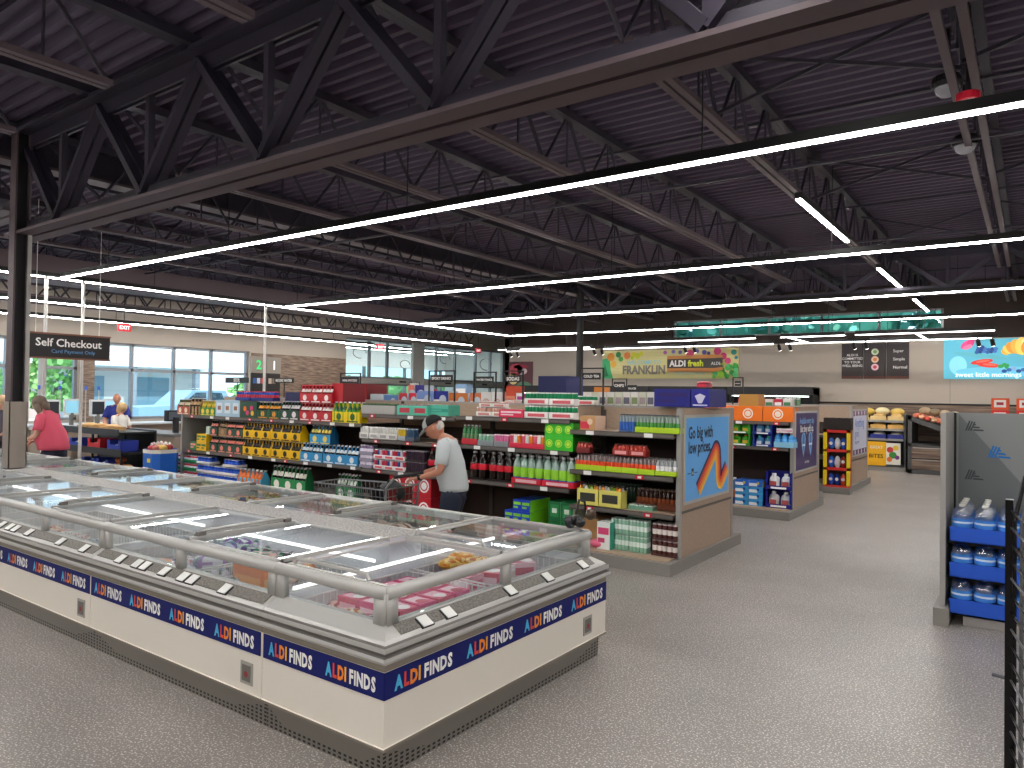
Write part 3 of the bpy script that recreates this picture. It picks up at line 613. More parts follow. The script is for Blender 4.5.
for i, (u,v,c) in enumerate(((225,500,('#c8b030','#5a6a2a','#e8d860')),(245,498,('#e0b820','#3a4a20','#d8cc70')),(262,499,('#9a8a30','#d8d0a0','#40502a')),(395,526,('#c09a80','#dcc8b8','#8a5a40')),(375,524,('#a8a8a8','#d8c0b0','#705a50')))):
    bag(u,v,.66,.26,.2,.10,.4*i,c,'frozen_food_bag',('yellow and olive','golden yellow','olive','tan','grey')[i]+' frozen food bag in the rear freezer row','bags in the rear row',i)
for i, (u,v,c,w_) in enumerate(((100,497,('#c8d4dc','#8a9cb0','#e8ecf0'),.2),(140,512,('#b8c0c8','#6a7a90','#e0e4ea'),.18),(300,525,('#c8a088','#e8d0c0','#8a5a48'),.22),(330,530,('#b0a8a0','#d8ccc0','#7a6a60'),.2),(440,530,('#b84a50','#e8c8c0','#7a3038'),.2),(160,498,('#5a6a9a','#c8d0e0','#3a4a70'),.2),(120,480,('#c8b8a0','#a07a5a','#e8dcc8'),.22),(60,487,('#8aa0b0','#d0dce4','#5a7080'),.24),(30,478,('#c87a6a','#e8c8b8','#8a4a40'),.22),(190,487,('#d8c090','#a88a50','#f0e4c8'),.2))):
    bag(u,v,.58,w_,.17,.10,.5*i,c,'frozen_food_bag',('ice blue','steel blue','clay','stone','wine red','navy','camel','slate','salmon','wheat')[i]+' frozen food bag deep in the freezer island','bags deep in the island',i+20)
for i, (u,v,c) in enumerate(((236,541,('#2a7a5a','#8a5ab0','#e0ece6')),(252,537,('#1f6a48','#d8e4dc','#4a9a70')),(268,541,('#2f7a62','#b89ad0','#e4ecec')),(284,537,('#3a6a52','#c8b8c8','#6a8a72')),(222,546,('#4a8a9a','#d0dcea','#8a6ab0')),(300,543,('#7a5a6a','#d8c8d0','#3a6a58')),(345,536,('#f0883a','#f8d8b0','#c85a2a')),(325,545,('#e8a878','#f4dcc8','#b86a40')))):
    bag(u,v,.62,.24,.18,.12,.35*i,c,'frozen_vegetable_bag',('leafy green','bottle green','sea green','moss','blue grey','plum and grey','tangerine','apricot cream')[i]+' frozen bag heaped under the lid of the first long freezer','bags heaped under the lid',i+40)
# ================================================================== GONDOLAS
m_frame = M('#a5a3a0', .4, .3)
def gondola(name, yf, xl, xr, secs, label, depth=1.98, rear=True, top=1.54):
    e = empty(name, ((xl+xr)/2, yf+depth/2, 0), label, 'shelving unit', 'gondolas'); yc = yf+depth/2
    xe = xr-.06
    g = MB(); g.box(xl, xr, yf, yf+depth, 0, .115, m_base); g.box(xl+.02, xr-.06, yf+.06, yf+depth-.06, .115, .125, m_shelftop); g.part('base', e)
    g = MB(); g.box(xl+.02, xe-.02, yc-.02, yc+.02, .125, 1.22, m_backbrown); g.box(xl+.02, xe-.02, yc-.025, yc+.025, 1.22, top, m_lam); g.box(xl+.02, xe-.02, yc-.028, yc+.028, top-.01, top+.012, m_frame); g.part('back_panel', e)
    for xa, xb, zs in secs:
        for z in zs:
            g = MB(); y0 = yf+.22; g.box(xa+.004, xb-.004, y0+.012, yc-.02, z-.028, z-.004, m_shelf, top=m_shelftop); g.box(xa+.004, xb-.004, y0, y0+.014, z-.048, z, m_shelf); g.box(xa+.006, xb-.006, y0-.004, y0, z-.04, z-.008, M('#6f6a66',.35,.3))
            sh = g.part('shelf', e)
            n = max(1, int((xb-xa)/.42)); random.seed(int(z*100+xa*10))
            for i in range(n):
                t = xa+(xb-xa)*(i+.5)/n+random.uniform(-.08,.08); g = MB(); r = random.random()
                g.box(t-.045, t+.045, y0-.008, y0-.003, z-.044, z-.004, m_tagw if r < .62 else m_red)
                if r >= .62: g.box(t-.02, t+.02, y0-.0085, y0-.0079, z-.036, z-.014, m_tagw)
                g.part('price_tag', sh)
        for t in (xa+.014, xb-.014):
            g = MB(); g.box(t-.012, t+.012, yc-.06, yc-.02, .12, min(top, max(zs)+.2), '#4b4744'); g.part('upright', e)
    if rear:
        for z in (.5,.9,1.4):
            g = MB(); g.box(xl+.02, xe-.02, yc+.02, yf+depth-.22, z-.028, z, m_shelf, top=m_shelftop); g.part('shelf', e)
    return e
def end_panel(e, xr, yf, depth, poster):
    xe = xr-.03; y0, y1 = yf+.30, yf+depth-.25
    g = MB(); g.box(xe-.03, xe, y0, y1, .115, 1.54, m_lam); g.box(xe-.035, xe+.008, y0-.03, y0+.012, .115, 1.545, m_frame); g.box(xe-.035, xe+.008, y1-.012, y1+.03, .115, 1.545, m_frame)
    g.box(xe, xe+.006, y0, y1, .535, .56, '#5d5751'); g.box(xe-.03, xe+.006, y0, y1, 1.53, 1.545, m_lam)
    p = g.part('end_panel', e)
    a, c, z0, z1 = y0+.09, y1-.15, .645, 1.45
    g = MB(); g.box(xe, xe+.012, a-.03, c+.03, z0-.03, z1+.03, '#b8b6b3'); fr = g.part('poster_frame', p)
    g = MB(); x = xe+.0135; poster(g, x, a, c, z0, z1); g.part('poster', fr)
def stripes(g, x, pts, w, cols, m_off=0):
    """nested ribbons that follow one polyline on a poster (y, z points)"""
    P = [Vector((0,*p)) for p in pts]; N = len(P); off = []
    for i in range(N):
        d = (P[min(i+1,N-1)]-P[max(i-1,0)]).normalized(); off.append(Vector((0,-d.z,d.y)))
    n = len(cols)
    for k, c in enumerate(cols):
        a = w*(k/n-.5); q = w*((k+1)/n-.5)
        for i in range(N-1): g.quad(*[Vector((x,0,0))+v for v in (P[i]+off[i]*a, P[i+1]+off[i+1]*a, P[i+1]+off[i+1]*q, P[i]+off[i]*q)], c)
def poster1(g, x, a, c, z0, z1):
    W = c-a; Hh = z1-z0; g.box(x-.003, x, a, c, z0, z1, M('#62b2f6',.4))
    for i, t in enumerate(('Go big with','low prices.')): g.text(t, '#15224a', (x+.002, a+.05, z1-.2-.145*i), (0,1,0), (0,0,1), .165, .028, wx=.84)
    pts = []
    def arc(cy, cz, r, t0, t1, n=7):
        for i in range(n+1):
            t = radians(t0+(t1-t0)*i/n); pts.append((a+W*cy+r*cos(t), z0+Hh*cz+r*sin(t)))
    pts.append((a+W*.26, z0+.09)); arc(.68, .52, .06, 152, 0, 8); pts.append((a+W*.75,z0+Hh*.30)); arc(.80,.215,.055,190,320,6); pts.append((c-.05, z0+Hh*.33))
    stripes(g, x+.002, pts, .17, ['#16225a','#d8372c','#f0672a','#f99a2b','#fcc544'][::-1])
    g.box(x+.001,x+.003,a+.14,a+.19,z0+.24,z0+.31,'#16225a'); g.text('A',m_white,(x+.004,a+.148,z0+.25),(0,1,0),(0,0,1),.05,.02); g.box(x+.001,x+.003,a+.04,a+.11,z0+.262,z0+.27,'#16225a'); g.box(x+.001,x+.003,a+.22,a+.29,z0+.262,z0+.27,'#16225a')
def poster2(g, x, a, c, z0, z1):
    g.box(x-.003, x, a, c, z0, z1, M('#43346a',.4))
    g.text('Available every day.', '#7fb2ea', (x+.002,(a+c)/2,z1-.15), (0,1,0), (0,0,1), .125, .02,'CENTER',wx=.85); g.text('But they add up.', m_white, (x+.002,(a+c)/2,z1-.27), (0,1,0), (0,0,1), .135, .03,'CENTER',wx=.85)
    for s in (-.2,.2):
        y = (a+c)/2+s; pts = [(0,.62),(.07,.59),(.095,.50),(.07,.38),(.03,.28),(0,.20),(-.03,.28),(-.07,.38),(-.095,.50),(-.07,.59)]
        g.poly([(x+.002,y+p[0]*1.2,z0+p[1]*.85) for p in pts], '#8fc0f0'); g.poly([(x+.003,y+p[0]*.7,z0+.08+p[1]*.7) for p in pts], '#4f86c8'); g.box(x+.003,x+.004,y-.09,y+.09,z0+.33,z0+.36,'#dcebfa')
    g.text('aisle of finds', m_white, (x+.002,(a+c)/2,z0+.08), (0,1,0), (0,0,1), .05, .01,'CENTER')
def poster3(g, x, a, c, z0, z1):
    g.box(x-.003, x, a, c, z0, z1, M('#d9dcf0',.4)); g.box(x-.002,x+.001,a,c,z1-.09,z1,'#8a6f8e'); g.box(x-.002,x+.001,a,c,z0,z0+.09,'#5a3a6a')
    for i in range(4):
        for z in (z0+.045,z1-.045): g.disc((x+.003,a+.15+i*.3,z),.045,'#f0e6ee',(0,1,0))
    g.text('Anything', '#6f8fd6', (x+.002,a+.12,z1-.3), (0,1,0), (0,0,1), .24, .01); g.text('goes.', '#8a9ac8', (x+.002,a+.12,z1-.48), (0,1,0), (0,0,1), .2, .01); g.text('shop now', '#5a6aa0', (x+.002,a+.12,z0+.2), (0,1,0), (0,0,1), .1, .01)
D1 = gondola('gondola_shelving', 6.28, -11.3, -2.70, [(-3.92,-2.77,(.53,.89,1.30)),(-5.48,-3.92,(.68,1.07,1.40)),(-7.05,-5.48,(.68,1.06,1.38)),(-9.15,-7.05,(.22,.69,1.25)),(-11.25,-9.15,(.22,.69,1.25))],
    'long drinks gondola behind the freezers with the blue low prices poster on its end')
end_panel(D1, -2.70, 6.28, 1.98, poster1)
g = MB(); g.box(-11.32,-11.28,6.5,8.1,.115,1.26,m_frame); g.part('end_panel', D1)
D2 = gondola('gondola_shelving', 10.19, -11.3, -2.68, [(-4.2,-2.75,(.97,1.33)),(-6.0,-4.2,(.97,1.33)),(-11.2,-6.0,(.97,1.33))], 'detergent gondola with the dark purple poster on its end')
end_panel(D2, -2.68, 10.19, 1.98, poster2)
D3 = gondola('gondola_shelving', 13.95, -11.3, -2.64, [(-4.2,-2.71,(.6,1.0)),(-8.5,-4.2,(.6,1.0)),], 'rear gondola with the pale lilac poster on its end', depth=2.05)
end_panel(D3, -2.64, 13.95, 2.05, poster3)

# ------------------------------------------------------------------ product kinds: fn(w, d, ...) -> root built at the origin, front towards -y
def pbox(w, d, h, c, art=None, c2='#ffffff', side=None, name='drink_box'):
    g = MB(); g.box(-w/2,w/2,0,d,0,h,M(c,.35),side=M(side or c,.4))
    y = -.0012
    def fq(a, b_, z0, z1, m, yy=y): g.quad((a,yy,z0),(b_,yy,z0),(b_,yy,z1),(a,yy,z1),M(m,.35))
    if art == 'disc': g.disc((0,y,h*.5),min(w,h)*.36,M(c2,.35)); g.disc((0,y*1.6,h*.5),min(w,h)*.27,M(c,.35)); g.disc((0,y*2,h*.5),min(w,h)*.2,M(c2,.35))
    elif art == 'logo':
        g.poly([(-w*.3,y,h*.62),(0,y,h*.75),(w*.3,y,h*.62),(w*.1,y,h*.22),(-w*.1,y,h*.22)],M(c2,.35)); fq(-w*.4,w*.4,h*.08,h*.15,c2)
    elif art == 'stripe': fq(-w/2,w/2,h*.35,h*.65,c2); fq(-w*.3,w*.3,h*.44,h*.56,c,y*1.6)
    elif art == 'words': fq(-w*.42,w*.42,h*.55,h*.8,c2); fq(-w*.42,w*.1,h*.25,h*.42,c2)
    elif art == 'fruit':
        for a, q, cc in ((-.2,.55,'#f07a2a'),(.2,.6,'#d8337a'),(-.05,.3,c2),(.25,.28,'#e8c23a')): g.disc((a*w,y,q*h),h*.16,M(cc,.35))
    elif art == 'panel': fq(-w*.34,w*.34,h*.2,h*.85,c2); fq(-w*.2,w*.2,h*.4,h*.65,side or '#803020',y*1.6)
    elif art == 'swirl':
        fq(-w*.5,w*.1,h*.1,h*.6,c2); g.disc((w*.15,y*1.5,h*.6),h*.22,M(side or c2,.35))
    return g.build(name)
def carrier(w, h, cf, cl, glass='#2a1a12', cap='#d8d8d8', side=None, kraft=False, name='bottle_carrier'):
    d = .15; g = MB(); c = M(cf,.4); sd = M(side or cf,.45); hb = h*.52
    g.box(-w/2,w/2,0,d,0,hb,c,side=sd)
    for x in (-w/2, w/2-.003): g.prism([(0,hb),(d,hb),(d*.62,h*.93),(d*.38,h*.93)],'x',x,x+.003,sd)
    g.box(-w/2,w/2,d*.48,d*.52,hb,h*.93,M('#a07a50',.6) if kraft else c)
    g.disc((0,-.0012,hb*.55),hb*.33,M(cl,.4)); g.quad((-w*.4,-.0012,hb*.06),(w*.4,-.0012,hb*.06),(w*.4,-.0012,hb*.18),(-w*.4,-.0012,hb*.18),M(cl,.4))
    o = g.build(name); r = w/6.6
    me = MB().lathe([(r,0),(r,h*.5),(r*.95,h*.6),(r*.42,h*.78),(r*.38,h*.94),(r*.5,h*.945),(r*.5,h)],(0,0,0),M(glass,.12),8)
    for i in range(len(me.f)):
        if max(me.v[j][2] for j in me.f[i]) > h*.945: me.m[i] = me.mi(M(cap,.3,.4))
        elif min(me.v[j][2] for j in me.f[i]) > h*.58 and max(me.v[j][2] for j in me.f[i]) < h*.8: me.m[i] = me.mi(M(cl,.4))
    ms = me.mesh('bottle', smooth=True)
    for i in range(3):
        for y in (d*.25, d*.75):
            b = bpy.data.objects.new('bottle', ms); COL.objects.link(b); b.parent = o; b.location = ((i-1)*w/3.1, y, .004)
    return o
def cans(w, nx, ny, h, th, ct, cc, ctop='#c8c8ca', cols=None, art=None, name='can_tray', unit='can', prof=None, capc=None, band=None, band2=None):
    r = w/nx/2*.97; d = ny*2*r/.97+.006; g = MB(); t = .003
    g.box(-w/2,w/2,0,d,0,.006,M(ct,.45)); g.box(-w/2,w/2,0,t,0,th,M(ct,.45)); g.box(-w/2,w/2,d-t,d,0,th,M(ct,.45)); g.box(-w/2,-w/2+t,0,d,0,th,M(ct,.45)); g.box(w/2-t,w/2,0,d,0,th,M(ct,.45))
    if art: g.quad((-w*.35,-.0012,th*.25),(w*.35,-.0012,th*.25),(w*.35,-.0012,th*.75),(-w*.35,-.0012,th*.75),M(art,.4))
    o = g.build(name); cols = cols or [cc]; mss = []
    for c in cols:
        if prof == 'bottle':
            q = MB().lathe([(r*.95,0),(r,h*.05),(r,h*.22),(r,h*.56),(r*.8,h*.74),(r*.36,h*.88),(r*.36,h*.93),(r*.42,h*.93),(r*.42,h)],(0,0,0),M(c,.15),10)
            for i in range(len(q.f)):
                lo = min(q.v[j][2] for j in q.f[i]); hi = max(q.v[j][2] for j in q.f[i])
                if lo >= h*.92: q.m[i] = q.mi(M(capc or '#ffffff',.35))
                elif band and lo >= h*.04 and hi <= h*.57: q.m[i] = q.mi(M(band2 if band2 and hi < h*.25 else band,.35))
        elif prof == 'pet':   # dark shoulder, banded label in the middle
            q = MB().lathe([(r*.9,0),(r,h*.06),(r*.96,h*.32),(r,h*.34),(r,h*.56),(r*.97,h*.58),(r*.75,h*.72),(r*.34,h*.9),(r*.34,h*.93),(r*.4,h*.93),(r*.4,h)],(0,0,0),M(c,.12),12)
            for i in range(len(q.f)):
                lo = min(q.v[j][2] for j in q.f[i]); hi = max(q.v[j][2] for j in q.f[i])
                if lo >= h*.92: q.m[i] = q.mi(M(capc or '#ffffff',.35))
                elif band and lo >= h*.33 and hi <= h*.57: q.m[i] = q.mi(M(band,.35))
        else:
            q = MB().lathe([(r*.85,0),(r,h*.06),(r,h*.3),(r,h*.62),(r,h*.9),(r*.84,h)],(0,0,0),M(c,.25,.2),10)
            for i in range(len(q.f)):
                lo = min(q.v[j][2] for j in q.f[i])
                if lo >= h*.89 or len(q.f[i]) > 5: q.m[i] = q.mi(M(ctop,.3,.6))
                elif h*.29 < lo < h*.5 and band: q.m[i] = q.mi(M(band,.3))
        mss.append(q.mesh(unit, smooth=True))
    k = 0
    for j in range(ny):
        for i in range(nx):
            b = bpy.data.objects.new(unit, mss[k % len(mss)]); COL.objects.link(b); b.parent = o; b.location = (-w/2+(i+.5)*w/nx, .003+r+j*2*r/.97, .006); k += 1
    return o
def jugs(w, h, ct, cj, ccap, clab, n=2, name='jug_tray', unit='jug'):
    d = .22; g = MB(); t = .004; c = M(ct,.45)
    g.box(-w/2,w/2,0,d,0,.006,c); g.box(-w/2,w/2,d-t,d,0,h,c); g.box(-w/2,w/2,0,t,0,h*.22,c)
    for x in (-w/2,w/2-t): g.prism([(0,0),(d,0),(d,h),(0,h*.98),(0,h)],'x',x,x+t,c)
    for s in (-1,1): g.prism([(s*w/2,h*.2),(s*w*.42,h*.3),(s*w*.42,h*.9),(s*w/2,h)],'y',0,t,c)
    g.quad((-w*.3,-.001,h*.05),(w*.3,-.001,h*.05),(w*.3,-.001,h*.16),(-w*.3,-.001,h*.16),M('#ffffff',.4))
    o = g.build(name)
    cjs = cj if isinstance(cj, (list,tuple)) else [cj]*n
    for i in range(n):
        r = w/n*.40; q = MB(); H2 = h*.84
        q.lathe([(r*.9,0),(r,.02),(r,H2*.55),(r*.75,H2*.78),(r*.35,H2*.88),(r*.35,H2)],(0,0,0),M(cjs[i],.3),10,1,.7)
        q.lathe([(r*.42,H2*.9),(r*.42,H2*1.02)],(0,0,0),M(ccap,.35),8); q.poly([(-r*.6,-r*.72,H2*.12),(r*.6,-r*.72,H2*.12),(r*.6,-r*.72,H2*.5),(-r*.6,-r*.72,H2*.5)],M(clab,.35))
        q.tube([(r*.5,0,H2*.82),(r*.95,0,H2*.72),(r*.9,0,H2*.5)],r*.14,M(cjs[i],.3),5)
        b = q.build(unit, o); b.location = ((i-(n-1)/2)*w/n*.92, d*.4, .007)
    return o
def put(fn, xs, y, z, desc, place, group, cat, layers=1, lh=None, end='aisle end', skip=()):
    """one built, the rest copied; xs ordered from the aisle end"""
    o = None; first = None
    for L in range(layers):
        for i, x in enumerate(xs):
            if (L,i) in skip: continue
            if o is None: o = fn(); first = o
            else: o = copy_tree(first)
            o.location = (x, y+.004*((i*7+L*3) % 3), z+L*(lh or 0)+.001)
            lb = desc+', '+place
            if len(xs) > 1: lb += ', %s from aisle end' % ORD[i]
            if layers > 1: lb += ', '+(('lower','upper') if layers == 2 else ('bottom','middle','top'))[L]+' layer'
            tag(o, lb, cat, group)
YS = 6.515
def span(u0, u1, n, y=YS, v=450):
    a = at(u0,v,'y',y).x; c = at(u1,v,'y',y).x; w = (c-a)/n; return [c-w*(i+.5) for i in range(n)], w*.97
def S(u0, u1, n, z, mk, desc, place, group, cat, layers=1, lh=None, y=YS, skip=(), end='aisle end', v=450):
    xs, w = span(u0, u1, n, y, v); put(lambda: mk(w), xs, y, z, desc, place, group, cat, layers, lh, end, skip)
T1 = 'on the top shelf'; 
# --- drinks gondola, far (window) half, top shelf
G = 'carriers on the top shelf'
S(176,188,2,1.25, lambda w: carrier(w,.25,'#b8462e','#f0e0c0','#2a5a2a'),'red green bottle carrier','window end of top shelf',G,'bottle carrier')
S(188,199,1,1.25, lambda w: carrier(w,.27,'#9a744a','#c8a070','#3a2a1a',kraft=True),'open kraft bottle carrier','near the window end of the top shelf',G,'bottle carrier')
S(199,214,3,1.25, lambda w: carrier(w,.24,'#2f8a3a','#f0d040','#d8b040'),'green and yellow bottle carrier',T1,G,'bottle carrier')
S(214,239,3,1.25, lambda w: pbox(w,.3,.25,'#a9c8dc','panel','#d8e4ee','#9a6a50'),'pale blue drink box',T1,'pale blue boxes','box')
S(239,256,1,1.25, lambda w: pbox(w,.3,.24,'#1f4a38','fruit','#e0408a'),'dark green box with bright fruit',T1,'fruit box','box')
S(256,279,2,1.25, lambda w: carrier(w,.24,'#1f5a40','#f0a030','#20140c','#c8c8c8'),'deep green and orange bottle carrier',T1,G,'bottle carrier')
S(279,298,2,1.25, lambda w: carrier(w,.26,'#23483c','#e8e0e4','#1a1420','#b8b8c8'),'dark green and white bottle carrier',T1,G,'bottle carrier')
S(298,331,3,1.25, lambda w: carrier(w,.24,'#c01f2c','#f4e8e8','#8a1420','#e04050'),'red bottle carrier',T1,'red carriers','bottle carrier',2,.25)
S(331,342,1,1.51, lambda w: pbox(w,.4,.26,'#b81828',side='#8a1220'),'plain red box','on the red carriers of the top shelf','red carton','box',y=YS+.05)
S(331,359,2,1.25, lambda w: carrier(w,.27,'#f2d410','#1a5a2a','#4a9a2a','#e8e8e8'),'yellow bottle carrier with green tops',T1,'yellow green carriers','bottle carrier')
S(345,366,2,1.54, lambda w: pbox(w,.4,.24,'#a81422',side='#7a0f1a'),'large dark red box','above the rear of the top shelf','dark red boxes','box',y=7.35)
S(300,344,4,1.54, lambda w: pbox(w,.4,.22,'#b01626',side='#86101c'),'dark red carton','behind the red carriers','dark red boxes','box',y=7.35)
S(234,272,5,1.50, lambda w: cans(w,3,2,.14,.05,'#1a2f80','#2a58b8','#c03050',band='#c8304a'),'blue can tray with red tops','raised behind the top shelf','raised can trays','can tray',y=YS+.2)
S(284,298,1,1.50, lambda w: pbox(w,.3,.14,'#1c2658'),'navy box','raised behind the top shelf','navy box','box',y=YS+.2)
# --- same half, middle shelf
MS = 'middle shelf'
S(196,206,2,.69, lambda w: pbox(w,.2,.13,'#f0c020','words','#2a7a4a'),'small yellow box','window end, middle shelf','small yellow boxes','box',2,.135)
S(207,209,1,.69+.27, lambda w: pbox(w*2.4,.2,.12,'#c8dcc8'),'small pale box','on the small yellow boxes','pale box','box')
S(190,196,1,.69, lambda w: pbox(w,.2,.13,'#3f8a5a','words','#f0a0a0'),'small green box','at the window end of the middle shelf','small green box','box')
S(209,242,4,.69, lambda w: carrier(w,.245,'#1f4a38','#f08a78','#1c1210','#e8e8e8',side='#173a2c'),'dark green bottle carrier with coral label','middle shelf','green carriers middle shelf','bottle carrier',2,.25,skip=((1,2),))
S(242,300,6,.69, lambda w: carrier(w,.245,'#f4c20c','#2a2018','#1a100c','#d8d8d8'),'yellow bottle carrier','middle shelf','yellow carriers middle shelf','bottle carrier',2,.25)
S(218,226,1,.94, lambda w: carrier(w,.25,'#8a6a48','#b08a60','#2a1a12',kraft=True),'open kraft bottle carrier','middle shelf upper layer','kraft carrier','bottle carrier')
S(300,358,5,.69, lambda w: carrier(w,.245,'#2f93cc','#e8f0f4','#1a1420','#d8d8e0',side='#1f6f9c'),'sky blue bottle carrier','middle shelf','blue carriers middle shelf','bottle carrier')
S(309,330,2,.94, lambda w: carrier(w,.25,'#2f9ad2','#f2d860','#5a4a30','#d8d8e0',side='#1a5f8c'),'sky blue bottle carrier with yellow label','middle shelf upper layer','blue carriers middle shelf','bottle carrier')
# --- same half, base
BS = 'on the base shelf'
S(170,196,2,.222, lambda w: cans(w,4,2,.11,.045,'#1f8a4a','#c83a4a','#d8d8d8',band='#e8e8f0'),'green tray of red cans','base shelf','green can trays','can tray',3,.13)
S(196,237,3,.222, lambda w: cans(w,4,2,.11,.04,'#e8e8ec','#1f4fc0','#e0e4f0',band='#2a60d8'),'white tray of blue cans','base shelf','blue can trays','can tray',3,.13,skip=((2,1),))
S(237,262,2,.222, lambda w: carrier(w,.25,'#4fb0d8','#f07a3a','#e87a30','#e8e8e8'),'light blue and orange bottle carrier',BS,'blue orange carriers','bottle carrier')
S(271,306,3,.222, lambda w: carrier(w,.36,'#1f8a4c','#f0e8e0','#141414','#c8c8c8',side='#13683a'),'green bottle carrier',BS,'green carriers on the base','bottle carrier')
S(336,356,2,.222, lambda w: carrier(w,.34,'#1c7a44','#d8e0d8','#101010','#c8c8c8',side='#12583a'),'green bottle carrier behind the cart',BS,'green carriers on the base','bottle carrier')
S(376,432,4,.125, lambda w: pbox(w,.35,.27,'#c01a2c','disc','#f2f0f0',side='#8c1420'),'red soda box','base shelf behind the shopper','red soda boxes','box',2,.275,skip=((1,3),))
# --- middle sections
S(360,394,3,1.38, lambda w: cans(w,4,2,.13,.11,'#b0aeaa','#3a5a3a','#4a6a4a'),'grey tray of green and black cans','top shelf','grey trays','can tray')
S(396,427,2,1.38, lambda w: cans(w,4,2,.13,.12,'#5fc8b0','#b8383a','#8a8a8a',art='#c04050'),'mint tray with dark cans','top shelf','mint trays','can tray')
S(412,450,1,1.385, lambda w: pbox(w*.9,.22,.13,'#58b9a2','stripe','#2f9a84'),'long mint green carton','top shelf beside the mint trays','mint carton','box',y=YS+.06)
S(475,507,2,1.40, lambda w: cans(w,6,2,.10,.055,'#f0eeea','#d8a898','#e8e4e0',art='#d08a80'),'white tray of cream cans','top shelf','white cream trays','can tray')
S(478,505,2,1.505, lambda w: cans(w,6,2,.06,.045,'#ece8e4','#c89888','#d8d0cc',art='#c8807a'),'small white tray','on the cream can trays','small white trays','can tray')
S(498,523,1,1.402, lambda w: pbox(w,.3,.085,'#e03058','words','#f8d8e0'),'rose red flat carton','top shelf between white trays','rose carton','box',y=YS-.015)
S(523,574,2,1.40, lambda w: cans(w,7,2,.13,.07,'#f4f2ee','#1f8a5a','#cfd4d0',art='#d8606a'),'white tray of green cans','top shelf','white green trays','can tray',2,.145)
S(576,594,1,1.545, lambda w: cans(w,5,2,.10,.06,'#f4f2ee','#1f8a5a','#cfd4d0',art='#d8606a'),'white tray of green cans','jutting past the end of the top shelf','white green trays','can tray',y=7.05)
S(359,397,4,1.06, lambda w: cans(w,4,2,.15,.075,'#eceae6','#e4e4e0','#c8c8c8',art='#a8a8a8'),'white tray of tall white cans','upper middle shelf','tall white can trays','can tray')
S(397,405,1,1.06, lambda w: cans(w,3,2,.15,.06,'#a8b0b8','#d8b83a','#c8c8c8'),'grey tray of yellow cans','upper middle shelf','yellow can tray','can tray')
S(405,414,1,1.06, lambda w: cans(w,3,2,.15,.05,'#5a6878','#3a5878','#8a98a8'),'slate tray of blue cans','upper middle shelf','blue can tray','can tray')
S(461,477,1,1.07, lambda w: cans(w,4,2,.22,.07,'#c8283a','#3a7a4a',prof='bottle',capc='#d8d8d8',band='#5a8a5a',unit='bottle',name='bottle_tray'),'red tray of green glass bottles','upper middle shelf','green bottle tray','bottle tray')
S(477,493,2,1.07, lambda w: cans(w,2,2,.12,.06,'#8a9498','#8fc0a8','#c8d4d0'),'grey tray of mint cans','upper middle shelf','mint can trays','can tray')
S(493,508,2,1.07, lambda w: cans(w,3,2,.13,.06,'#8a9094','#e07aa8','#e8c8d8'),'grey tray of pink cans','upper middle shelf','pink can trays','can tray')
S(508,544,3,1.07, lambda w: cans(w,3,2,.14,.055,'#e0304e','#e8708a','#f0d0d0',cols=['#e8607a','#f0f0f0','#f0883a']),'rose tray of pink and orange cans','upper middle shelf','rose can trays','can tray')
S(544,573,3,1.07, lambda w: pbox(w,.4,.145,'#3fc832','disc','#c8f04a',side='#2f9a28'),'lime green soda box','upper middle shelf','lime green boxes','box',2,.147)
S(359,372,1,.68, lambda w: cans(w,4,2,.12,.04,'#9a94a8','#8a7a9a','#c8c0d0',band='#e8e0f0'),'lilac grey can tray','lower middle shelf','lilac tray','can tray',3,.085)
S(373,405,3,.68, lambda w: cans(w,4,3,.12,.055,'#f2eef0','#c83a4a','#d0d0d4',cols=['#c8304a','#3a4a8a','#d8d0e0'],art='#d8606a'),'white tray of mixed cans','lower middle shelf','mixed can trays','can tray',2,.13)
S(405,424,2,.68, lambda w: cans(w,4,3,.13,.02,'#2a2024','#3a2a3a','#8a8088'),'dark tray of black cans','lower middle shelf','black can trays','can tray',2,.135)
S(425,449,3,.68, lambda w: cans(w,1,2,.30,.02,'#1a1214','#1a0d0a',prof='pet',capc='#c8283a',band='#d8203a',unit='bottle',name='bottle_crate'),'crate of cola bottles behind the shopper','lower middle shelf','cola crates','bottle crate')
S(468,485,1,.68, lambda w: cans(w,2,2,.31,.02,'#1a1214','#1c0e0a',prof='pet',capc='#c8c8c8',band='#e0283c',unit='bottle',name='bottle_crate'),'black crate of cola bottles by the shopper','lower middle shelf','cola crates','bottle crate')
S(487,511,1,.68, lambda w: cans(w,3,2,.31,.02,'#1a1214','#1c0e0a',prof='pet',capc='#c8c8c8',band='#e0283c',unit='bottle',name='bottle_crate'),'black crate of three cola bottles across','lower middle shelf','cola crates','bottle crate')
S(511,574,2,.68, lambda w: cans(w,4,2,.31,.065,'#d82038','#9ab4ac',prof='bottle',capc='#e8e8e8',band='#9ad83a',band2='#2a5cc8',unit='bottle',name='bottle_tray',art='#f0c0c8'),'red tray of lime labelled bottles','lower middle shelf','lime bottle trays','bottle tray')
S(505,531,3,.125, lambda w: pbox(w,.4,.125,'#2046c8','words','#8ad83a',side='#7ad428'),'blue and lime soda box',BS,'blue lime boxes','box',3,.128,skip=((2,2),))
S(531,546,1,.125, lambda w: pbox(w,.4,.3,'#14225a',side='#101a44'),'dark navy carton',BS,'navy carton','box',y=YS+.3)
S(549,574,2,.125, lambda w: pbox(w,.35,.2,'#1a6a3c','panel','#2f8a50','#cfe0d0'),'dark green drink box',BS,'dark green boxes','box',2,.205)
